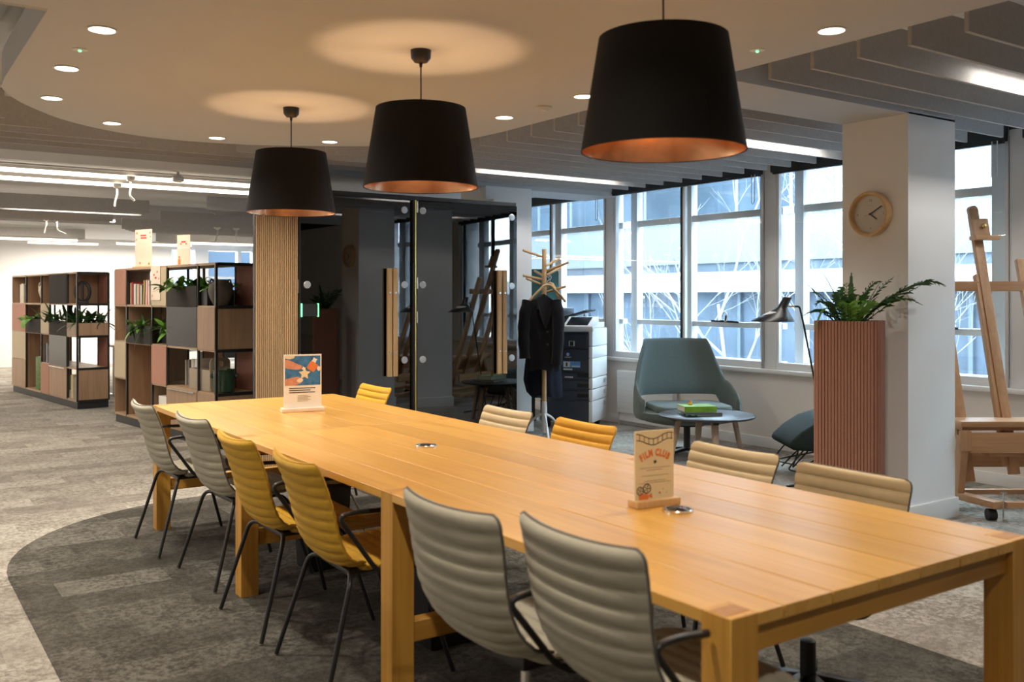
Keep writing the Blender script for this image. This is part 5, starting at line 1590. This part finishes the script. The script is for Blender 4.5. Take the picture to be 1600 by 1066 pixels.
def garment(name, label, m, rings, seed, nfold, amp, loc, rz, shoulder):
    t = thing(name, label, 'coat', loc, rz)
    rows = []
    n = 48
    z1, z0 = rings[0][0], rings[-1][0]
    for i in range(len(rings)-1):
        za, xa, aa, ba = rings[i]
        zb, xb, ab, bb = rings[i+1]
        for k in range(4):
            f = k/4
            z, xc, a, b_ = za+(zb-za)*f, xa+(xb-xa)*f, aa+(ab-aa)*f, ba+(bb-ba)*f
            u = (z1-z)/(z1-z0)
            row = []
            for j in range(n):
                th = 2*PI*j/n
                w_ = 1+amp*u*(math.sin(nfold*th+seed+2.2*u)+0.6*math.sin((nfold+3)*th-seed*2+1.5*u))
                row.append((xc+a*w_*math.cos(th), b_*w_*math.sin(th), z-shoulder*abs(math.cos(th))**1.5*(1-u)**3+0.018*u*math.sin(3*th+seed)))
            rows.append(row)
    b = MB().grid(rows, closed=True)
    kk = n
    b.f.append(tuple(range(kk)))
    b.obj('body', m, t, smooth=True, ang=70)
    return t
def sleeve(t, m, pts, rad, seed):
    P = spline(pts, 5)
    k = len(P)
    b = MB().tube(P, [rad*(1.0-0.25*i/k+0.05*math.sin(i*1.7+seed)) for i in range(k)], 14)
    b.obj('sleeve', m, t, smooth=True, ang=60)
g1 = garment('black_coat', 'black wool coat with lapels hanging at the front of the coat stand', 'coat',
             [(1.44, -0.05, 0.05, 0.045), (1.40, -0.05, 0.13, 0.065), (1.34, -0.06, 0.16, 0.085), (1.20, -0.06, 0.165, 0.10), (1.00, -0.055, 0.16, 0.11), (0.80, -0.05, 0.165, 0.12), (0.64, -0.045, 0.16, 0.125)],
             1.3, 5, 0.07, (CSX-0.03, CSY-0.10, 0), CSR+0.2, 0.035)
sleeve(g1, 'coat', [(-0.19, 0, 1.36), (-0.235, -0.02, 1.22), (-0.25, -0.03, 1.02), (-0.245, -0.05, 0.80)], 0.068, 1)
sleeve(g1, 'coat', [(0.06, -0.05, 1.36), (0.08, -0.10, 1.22), (0.075, -0.13, 1.02), (0.055, -0.14, 0.74)], 0.068, 2)
for s in (-1, 1):
    lp = MB()
    A_ = [(-0.05+s*0.012, -0.075, 1.43), (-0.05+s*0.075, -0.092, 1.38), (-0.05+s*0.085, -0.112, 1.29), (-0.05+s*0.055, -0.116, 1.275), (-0.05+s*0.07, -0.118, 1.25), (-0.05+s*0.006, -0.122, 1.10)]
    lp.add(A_+[(x, y+0.012, z) for x, y, z in A_], [tuple(range(6)), tuple(range(11, 5, -1))]+[(i, (i+1) % 6, 6+(i+1) % 6, 6+i) for i in range(6)])
    lp.obj('lapel', 'coat', g1)
bt = MB()
for z in (1.06, 0.94):
    bt.ball((-0.035, -0.128, z), 0.013, 0.006, 0.013, 10, 6)
bt.obj('button', 'black_plastic', g1, smooth=True)
g2 = garment('long_coat', 'longer navy black padded coat hanging behind the black wool one', 'navy',
             [(1.43, 0.0, 0.05, 0.05), (1.39, 0.0, 0.12, 0.07), (1.32, 0.005, 0.145, 0.085), (1.10, 0.0, 0.155, 0.095), (0.80, -0.01, 0.165, 0.10), (0.56, -0.01, 0.185, 0.11), (0.44, 0.01, 0.175, 0.10), (0.38, 0.04, 0.15, 0.09)],
             0.4, 6, 0.07, (CSX+0.08, CSY+0.12, 0), CSR-0.1, 0.03)
sleeve(g2, 'navy', [(0.10, 0, 1.34), (0.125, -0.02, 1.20), (0.13, -0.03, 1.00), (0.12, -0.03, 0.72)], 0.058, 3)

# ================================================================== PHOTOCOPIER
cp = thing('photocopier', 'slate and white floor photocopier in the window corner', 'photocopier', (4.89-0.28*0.552, 6.45+0.28*0.834, 0), math.atan2(-0.834, 0.552))
hw, dp = 0.28, 0.54
MB().bx(-hw+0.01, hw-0.012, 0.03, dp-0.02, 0.07, 1.03).obj('body', 'copier_dark', cp, bev=0.01)
for x in (-0.22, 0.22):
    for y in (0.08, 0.46):
        MB().tube([(x-0.02, y, 0.035), (x+0.02, y, 0.035)], 0.035, 12).obj('castor', 'black_plastic', cp, smooth=True)
for z0, z1, hnd in ((0.075, 0.30, None), (0.304, 0.408, 1), (0.412, 0.515, 1), (0.519, 0.60, 1), (0.604, 0.725, None), (0.729, 0.85, None)):
    d = MB().bx(-hw, hw-0.004, 0.0, 0.035, z0, z1).obj('drawer', 'copier_dark', cp, bev=0.004)
    if hnd:
        MB().bx(0.14, 0.268, -0.001, 0.012, z0+0.03, z0+0.075).obj('grip_recess', 'black_plastic', d)
        MB().bx(0.135, 0.272, -0.008, 0.004, z0+0.018, z0+0.032).obj('grip_lip', 'copier_dark', d, bev=0.003)
ca = MB().bx(-hw, hw-0.02, -0.012, 0.04, 0.855, 1.02).obj('output_cover', 'copier_dark', cp, bev=0.02, seg=3)
MB().bx(0.05, 0.115, -0.0145, -0.011, 0.885, 0.94).obj('slot', 'paper', ca)
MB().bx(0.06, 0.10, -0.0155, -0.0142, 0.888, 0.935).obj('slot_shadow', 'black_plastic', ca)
for i, (z0, z1) in enumerate(((0.075, 0.30), (0.306, 0.425), (0.431, 0.545), (0.551, 0.755), (0.761, 0.88), (0.886, 1.07))):
    MB().bx(hw-0.012, hw+0.03, -0.006, dp, z0, z1).obj('side_cover', 'copier_white', cp, bev=0.006)
    if i in (1, 2, 0):
        MB().bx(hw+0.030, hw+0.0308, 0.40, 0.47, z1-0.075, z1-0.03).obj('moulded_mark', 'alu', cp)
MB().bx(-hw-0.01, hw, -0.01, dp, 1.075, 1.13).obj('scanner_base', 'copier_white', cp, bev=0.006)
MB().bx(-hw, hw-0.06, 0.01, dp-0.02, 1.132, 1.165).obj('scanner_bed', 'copier_dark', cp, bev=0.004)
MB().bx(-hw, -0.06, 0.10, dp-0.04, 1.168, 1.29).obj('feeder', 'copier_dark', cp, bev=0.02, seg=3)
MB().add([(-0.05, 0.14, 1.20), (0.20, 0.14, 1.27), (0.20, dp-0.08, 1.27), (-0.05, dp-0.08, 1.20), (-0.05, 0.14, 1.19), (0.20, 0.14, 1.255), (0.20, dp-0.08, 1.255), (-0.05, dp-0.08, 1.19)],
         [(0, 1, 2, 3), (7, 6, 5, 4), (0, 1, 5, 4), (1, 2, 6, 5), (2, 3, 7, 6), (3, 0, 4, 7)]).obj('feeder_tray', 'black_plastic', cp)
Tc = Matrix.Translation((0.15, -0.13, 1.085)) @ Matrix.Rotation(0.42, 4, 'X')
cpn = MB().bx(-0.12, 0.21, -0.03, 0.22, -0.03, 0.03, Tc).obj('control_panel', 'copier_white', cp, bev=0.01)
MB().bx(-0.085, 0.15, 0.00, 0.19, 0.030, 0.036, Tc).obj('touch_screen', 'screen', cpn)
T = Matrix.Translation((0, -0.0008, 0)) @ XZ
marks(cp, 'bluelabel', [(-0.09, -0.02, 1.085, 1.125)], Matrix.Translation((0, -0.0105, 0)) @ XZ, 'blue_sticker')
b = MB()
b.add([T @ Vector((0.035+0.018*math.cos(k*0.524), 0.795+0.018*math.sin(k*0.524), 0.0006)) for k in range(12)], [tuple(range(12))])
b.obj('emblem', mat('pale_blue_print', hx('9CC4E8'), 0.5), cp)
marks(cp, 'paper', [(0.0, 0.07, 0.762, 0.768)], T, 'small_print')
lb_ = marks(cp, 'bluelabel', [(-0.02, 0.175, 0.655, 0.722)], T, 'sticker', 0.0006)
marks(cp, 'paper', [(-0.015, 0.06, 0.66, 0.717), (0.078, 0.168, 0.664, 0.676), (-0.015, 0.085, 0.628, 0.645)], T, 'white_label', 0.001)
marks(cp, 'ink', [(0.012, 0.03, 0.668, 0.708)], T, 'label_pictogram', 0.0014)
marks(cp, 'paper', [(0.0+0.019*k, 0.015+0.019*k, 0.545, 0.560) for k in range(5)], T, 'model_lettering')

t = thing('privacy_panel', 'tall teal padded panel with rounded top behind the coat stand', 'panel', (5.02, 7.40, 0), -0.6)
MB().prism(rrect(-0.20, 0.14, 0.25, 1.73, 0.05, 6), -0.03, 0.03, XZ).obj('panel', 'tealflat', t, bev=0.008)
for x in (-0.15, 0.09):
    MB().bx(x-0.02, x+0.02, -0.02, 0.02, 0, 0.26).bx(x-0.02, x+0.02, -0.15, 0.15, 0, 0.02).obj('leg', 'black_metal', t)

# ================================================================== RADIATORS
for y0, y1, lb in ((5.75, 6.62, 'white panel radiator under the window behind the teal armchair'), (2.70, 3.75, 'white panel radiator under the window behind the easel, its valve end showing')):
    t = thing('radiator', lb, 'radiator', (5.44, y0, 0), 0)
    L = y1-y0
    MB().bx(-0.03, 0.0, 0, L, 0.14, 0.60).obj('front_panel', 'trim', t, bev=0.006)
    MB().bx(0.0, 0.045, 0.01, L-0.01, 0.16, 0.605).obj('body', 'trim', t)
    for k in range(6):
        MB().bx(-0.0325, -0.0295, 0.015, L-0.015, 0.19+0.065*k, 0.192+0.065*k).obj('press_line', 'alu', t)
    MB().bx(-0.005, 0.075, 0.02, L-0.02, 0.05, 0.15).obj('painted_base_shadow', 'soffit', t)  # grey strip standing in for the shadow under the radiator
    MB().tube([(0.02, L+0.02 if y0 > 5 else -0.02, 0.0), (0.02, L+0.02 if y0 > 5 else -0.02, 0.20), (0.02, L-0.01 if y0 > 5 else 0.01, 0.20)], 0.009, 8).obj('pipe', 'trim', t, smooth=True)
    MB().lathe([(0.012, -0.01), (0.016, 0), (0.014, 0.03), (0.0005, 0.03)], 12, c=(0.02, L+0.02 if y0 > 5 else -0.02, 0.2)).obj('valve', 'steel', t, smooth=True)

# ================================================================== TEAL ARMCHAIR
ac = thing('armchair', 'teal wool swivel armchair with open lower back under the windows', 'armchair', (4.634, 4.764, 0), 2.66)
N_, K_ = 44, 16
rows_o, rows_i = [], []
def sm_(a, b, x):
    t_ = min(1, max(0, (x-a)/(b-a)))
    return t_*t_*(3-2*t_)
for i in range(N_+1):
    th = math.radians(-112+224*i/N_)
    at = abs(th)
    top = 1.02-0.375*sm_(math.radians(46), math.radians(68), at)-0.14*sm_(math.radians(66), math.radians(112), at)
    low = 0.505-0.18*sm_(math.radians(44), math.radians(64), at)
    ro, ri = [], []
    for k in range(K_+1):
        f = k/K_
        z = low+(top-low)*f
        h = (z-0.32)/0.70
        ax = 0.455-0.02*h-0.055*sm_(0.45, 1.0, h)
        ay = 0.33+0.03*h
        sx = math.copysign(abs(math.sin(th))**0.72, th)
        sy = -math.copysign(abs(math.cos(th))**0.8, math.cos(th))
        px_, py_ = ax*sx, ay*sy-0.12*sm_(0.2, 1, h)*max(0, math.cos(th))
        tk_ = 0.024*(1-abs(2*f-1)**5)*min(1, (math.radians(112)-at)/0.10+0.25)
        nrm = Vector((sx/ax, sy/ay, 0)).normalized()
        ro.append((px_+nrm.x*tk_, py_+nrm.y*tk_, z))
        ri.append((px_-nrm.x*tk_, py_-nrm.y*tk_, z))
    rows_o.append(ro+ri[::-1])
b = MB().grid(rows_o, closed=True)
kk = len(rows_o[0])
b.f.append(tuple(range(kk)))
b.f.append(tuple(len(b.v)-kk+q for q in range(kk-1, -1, -1)))
b.obj('shell', 'teal', ac, smooth=True, ang=70)
pan = MB()
rows = []
for zz, q in ((0.275, 0.35), (0.285, 0.62), (0.31, 0.86), (0.35, 0.985), (0.395, 1.0), (0.40, 0.97)):
    rows.append([(0.462*q*math.copysign(abs(math.cos(a))**0.75, math.cos(a)), 0.365*q*math.copysign(abs(math.sin(a))**0.75, math.sin(a))+0.02, zz) for a in [2*PI*k/40 for k in range(40)]])
pan.grid(rows, closed=True)
pan.f.append(tuple(range(40)))
pan.f.append(tuple(5*40+q for q in range(39, -1, -1)))
pan.obj('seat_pan', 'teal', ac, smooth=True, ang=60)
MB().prism(rrect(-0.34, 0.34, -0.27, 0.335, 0.14, 8), 0.395, 0.455).obj('seat_cushion', 'teal', ac, bev=0.02, seg=3)
MB().lathe([(0.16, 0.262), (0.15, 0.276), (0.0005, 0.28)], 20).obj('swivel_plate', 'black_metal', ac, smooth=True)
MB().tube([(0, 0, 0.05), (0, 0, 0.265)], 0.03, 14).obj('column', 'black_metal', ac, smooth=True)
for k in range(4):
    a = PI/2*k+0.5
    MB().bar((0.02*math.cos(a), 0.02*math.sin(a), 0.05), (0.33*math.cos(a), 0.33*math.sin(a), 0.014), 0.05, 0.026).obj('base_arm', 'black_metal', ac, bev=0.005)

# ---- coffee table and books
ct = thing('coffee_table', 'low round charcoal coffee table with splayed wooden legs by the teal armchair', 'table', (4.205, 4.111, 0), 0.25)
MB().lathe([(0.0005, 0.432), (0.375, 0.432), (0.388, 0.441), (0.388, 0.449), (0.384, 0.452), (0.0005, 0.452)], 64, cap=False).obj('tabletop', 'tabletop_dark', ct, smooth=True)
for k in range(4):
    a = PI/4+PI/2*k
    c, s = math.cos(a), math.sin(a)
    MB().add([(c*r_+p*0.028*-s*q+c*e*0.018, s*r_+p*0.028*c*q+s*e*0.018, z) for z, r_, q in ((0.0, 0.315, 0.6), (0.432, 0.225, 1.0)) for p, e in ((-1, -1), (1, -1), (1, 1), (-1, 1))],
             [(0, 1, 2, 3), (7, 6, 5, 4), (0, 1, 5, 4), (1, 2, 6, 5), (2, 3, 7, 6), (3, 0, 4, 7)]).obj('leg', 'legwood', ct, bev=0.006)
MB().bar((-0.20, -0.20, 0.415), (0.20, 0.20, 0.415), 0.04, 0.03).bar((-0.20, 0.20, 0.415), (0.20, -0.20, 0.415), 0.04, 0.03).obj('cross_brace', 'black_metal', ct)
def flatbook(label, loc, rz, w_, d_, h, m):
    t = thing('book', label, 'book', loc, rz, 'books on the coffee table')
    MB().bx(-w_/2, w_/2, -d_/2, d_/2, 0, 0.003).bx(-w_/2, w_/2, -d_/2, d_/2, h-0.003, h).bx(-w_/2, -w_/2+0.004, -d_/2, d_/2, 0.003, h-0.003).obj('cover', m, t)
    MB().bx(-w_/2+0.004, w_/2-0.006, -d_/2+0.004, d_/2-0.004, 0.003, h-0.003).obj('pages', 'paper', t)
    return t
BX, BY = 4.15, 4.15
flatbook('grey hardback lying at the bottom of the pile on the coffee table', (BX+0.01, BY-0.02, 0.452), -0.62+PI/2+0.05, 0.23, 0.29, 0.028, 'grey_cover')
flatbook('bright green thick book on top of the pile on the coffee table', (BX-0.005, BY+0.015, 0.4805), -0.45+PI/2, 0.20, 0.27, 0.045, 'green_cover')
t = thing('folded_cloth', 'dark teal folded cloth tucked under green book on coffee table', 'cloth', (BX-0.14, BY-0.06, 0.452), -0.4)
rows = []
for i in range(9):
    rows.append([(-0.06+0.015*i, -0.05+0.0125*j, 0.002+0.022*abs(math.sin(i*0.9+j*0.5))*(1-i/14)) for j in range(9)])
b = MB().grid(rows)
b.obj('cloth', 'teal_cover', t, smooth=True)
t = thing('toy_figure', 'tiny yellow orange ornament on top of the green book', 'ornament', (BX-0.03, BY+0.06, 0.5257), 0)
MB().lathe([(0.016, 0), (0.02, 0.008), (0.012, 0.02), (0.0005, 0.024)], 12).obj('base', 'yellow', t, smooth=True)
MB().ball((0, 0, 0.028), 0.010, n=8, m=6).obj('head', 'orange', t, smooth=True)

# ================================================================== FLOOR LAMP
lr = -0.6015
fl_ = thing('floor_lamp', 'black floor lamp with tilted flared shade left of the terracotta planter', 'lamp', (4.106, 3.352, 0), lr)
prof = [(0.0, 0.0, 0.157, 1.226), (0.004, 0.0, 0.153, 1.234), (0.022, 0.0, 0.118, 1.262), (0.048, 0.0, 0.075, 1.295), (0.066, 0.0, 0.048, 1.318), (0.074, 0.0, 0.035, 1.33), (0.112, 0.0, 0.031, 1.405), (0.113, 0.0, 0.001, 1.407)]
rows = [[(cx+r_*math.cos(2*PI*k/36), cy+r_*math.sin(2*PI*k/36), z+(0.22*r_*math.cos(2*PI*k/36)*-0.35 if z > 1.31 else 0)) for k in range(36)] for cx, cy, r_, z in prof]
b = MB().grid(rows, closed=True)
shd = b.obj('shade', 'black_metal', fl_, smooth=True, ang=50)
b = MB().grid([[(cx*0.97+r_*0.97*math.cos(2*PI*k/36), r_*0.97*math.sin(2*PI*k/36), z+0.001) for k in range(36)] for cx, cy, r_, z in prof[:5]], closed=True)
b.obj('shade_lining', 'trim', fl_, smooth=True)
MB().ball((0.05, 0, 1.275), 0.028, n=12, m=8).obj('bulb', 'trim', fl_, smooth=True)
MB().tube([(0.10, 0, 1.337), (0.165, 0.0, 1.337)], 0.006, 8).obj('swivel_arm', 'brass', fl_, smooth=True)
MB().tube(fillet([(0.165, 0, 1.337), (0.20, 0, 1.337), (0.235, 0.01, 1.20), (0.478, 0.06, 0.02)], 0.03), 0.0075, 8).obj('stem', 'black_metal', fl_, smooth=True)
for x, y in ((0.10, -0.02), (0.62, 0.22), (0.60, -0.12)):
    MB().tube(fillet([(0.478, 0.06, 0.05), (0.47+(x-0.47)*0.2, 0.06+(y-0.06)*0.2, 0.02), (x, y, 0.008)], 0.02), 0.009, 8).obj('foot', 'black_metal', fl_, smooth=True)

# ================================================================== LOW GREEN LOUNGE CHAIR
gc = thing('lounge_chair', 'low dark green lounge chair on thin black wire legs behind the planter', 'chair', (4.855, 3.445, 0), lr)
prf = [(-0.375, 0.255), (-0.352, 0.295), (-0.27, 0.372), (-0.15, 0.447), (-0.02, 0.487), (0.20, 0.50), (0.40, 0.47), (0.44, 0.35), (0.42, 0.25), (0.10, 0.205), (-0.15, 0.215), (-0.33, 0.228)]
MB().prism(prf, -0.27, 0.27, XZ).obj('shell', 'forest', gc, bev=0.03, seg=3)
MB().prism([(0.30, 0.46), (0.44, 0.46), (0.52, 0.78), (0.46, 0.80)], -0.25, 0.25, XZ).obj('backrest', 'forest', gc, bev=0.02, seg=3)
for y in (-0.22, 0.22):
    MB().tube(fillet([(-0.24, y, 0.235), (-0.37, y, 0.075), (-0.12, y, 0.02), (0.30, y, 0.24)], 0.03), 0.006, 6).obj('wire_leg', 'black_metal', gc, smooth=True)
    MB().tube(fillet([(-0.13, y, 0.22), (-0.21, y*0.9, 0.012), (-0.01, y, 0.22)], 0.02), 0.006, 6).obj('wire_leg', 'black_metal', gc, smooth=True)
    MB().tube([(-0.09, y, 0.225), (-0.39, -y*0.6, 0.09)], 0.006, 6).obj('wire_brace', 'black_metal', gc, smooth=True)
    MB().tube(fillet([(0.05, y, 0.21), (0.25, y, 0.012), (0.36, y, 0.23)], 0.02), 0.006, 6).obj('wire_leg', 'black_metal', gc, smooth=True)

# ================================================================== EASEL
def camxy(X, D):
    s, c = math.sin(0.6015), math.cos(0.6015)
    return (-1.4481+X*c+D*s, -1.3263-X*s+D*c)
ex_, ey_ = camxy(3.275, 6.25)
ea = thing('easel', 'large beech studio easel with castors right of the white column', 'easel', (ex_, ey_, 0), lr)
# local x to the right, y away from the artist; the frame leans back
def lean(x, z, dy=0.0):
    return (x, (z-0.55)*0.315+dy, z)
MB().bar(lean(0, 0.25), lean(0, 2.03), 0.062, 0.045, (0, 1, 0)).obj('mast', 'beech', ea, bev=0.004)
MB().bar(lean(-0.045, 0.30, 0.01), lean(-0.045, 1.56, 0.01), 0.022, 0.05, (0, 1, 0)).obj('mast_rail', 'beech', ea, bev=0.003)
MB().tube([lean(0, 2.025, -0.02), lean(0, 2.025, 0.025)], 0.030, 16).obj('mast_tip', 'beech', ea, smooth=True)
hd = MB().bar(lean(0.012, 1.815, -0.045), lean(0.012, 1.955, -0.045), 0.118, 0.035, (0, 1, 0)).obj('head_clamp', 'beech', ea, bev=0.012, seg=3)
MB().bx(-0.055, 0.115, 0.30, 0.40, 1.805, 1.835).obj('clamp_ledge', 'beech_x', hd, bev=0.004)
MB().ball(lean(0.02, 1.905, -0.085), 0.017, n=12, m=8).obj('clamp_knob', 'brass', hd, smooth=True)
MB().bx(-0.42, 0.42, 0.285, 0.325, 1.447, 1.516).obj('cross_bar', 'beech_x', ea, bev=0.003)
for s in (-1, 1):
    MB().bar(lean(s*0.295, 0.20, 0.02), lean(s*0.295, 1.67, 0.02), 0.075, 0.04, (0, 1, 0)).obj('side_post', 'beech', ea, bev=0.004)
MB().bx(-0.395, 0.60, -0.20, 0.02, 0.572, 0.608).obj('canvas_ledge', 'beech_x', ea, bev=0.004)
MB().bx(-0.37, 0.58, -0.16, 0.0, 0.545, 0.572).obj('ledge_underside', 'beech_x', ea)
bd = MB().bx(-0.335, 0.56, -0.20, -0.175, 0.405, 0.535).obj('tray_front', 'beech_x', ea, bev=0.004)
MB().bx(0.10, 0.135, -0.206, -0.199, 0.462, 0.472).obj('slot', 'black_plastic', bd)
MB().bx(-0.19, 0.02, -0.15, -0.05, 0.375, 0.405).obj('crank_block', 'beech_x', ea, bev=0.004)
MB().bx(-0.345, 0.60, 0.06, 0.085, 0.27, 0.375).obj('lower_board', 'beech_x', ea, bev=0.003)
for s in (-1, 1):
    sx = -0.365 if s < 0 else 0.62
    MB().bar((sx, -0.16, 0.50), (sx+0.02*s*-1, -0.05, 0.13), 0.045, 0.085, (0, 1, 0)).obj('base_upright', 'beech', ea, bev=0.004)
    MB().bar((sx, -0.19, 0.55), (sx, -0.19, 0.42), 0.06, 0.06, (0, 1, 0)).obj('hinge_block', 'beech', ea, bev=0.01)
    MB().bar((sx-0.05, 0.16, 0.105), (sx+0.13, -0.36, 0.105), 0.075, 0.045).obj('runner', 'beech_x', ea, bev=0.006)
    MB().tube([(sx+0.085, -0.30, 0.036), (sx+0.135, -0.30, 0.036)], 0.036, 14).obj('castor', 'black_plastic', ea, smooth=True)
    MB().tube([(sx+0.165, -0.345, 0.004), (sx+0.165, -0.345, 0.185)], 0.005, 8).tube([(sx+0.145, -0.345, 0.185), (sx+0.185, -0.345, 0.185)], 0.008, 8).obj('levelling_bolt', 'steel', ea, smooth=True)
MB().bx(-0.19, 0.72, -0.37, -0.32, 0.088, 0.125).obj('base_bar', 'beech_x', ea, bev=0.004)
MB().bx(-0.36, 0.62, 0.05, 0.10, 0.088, 0.12).obj('base_bar', 'beech_x', ea, bev=0.004)
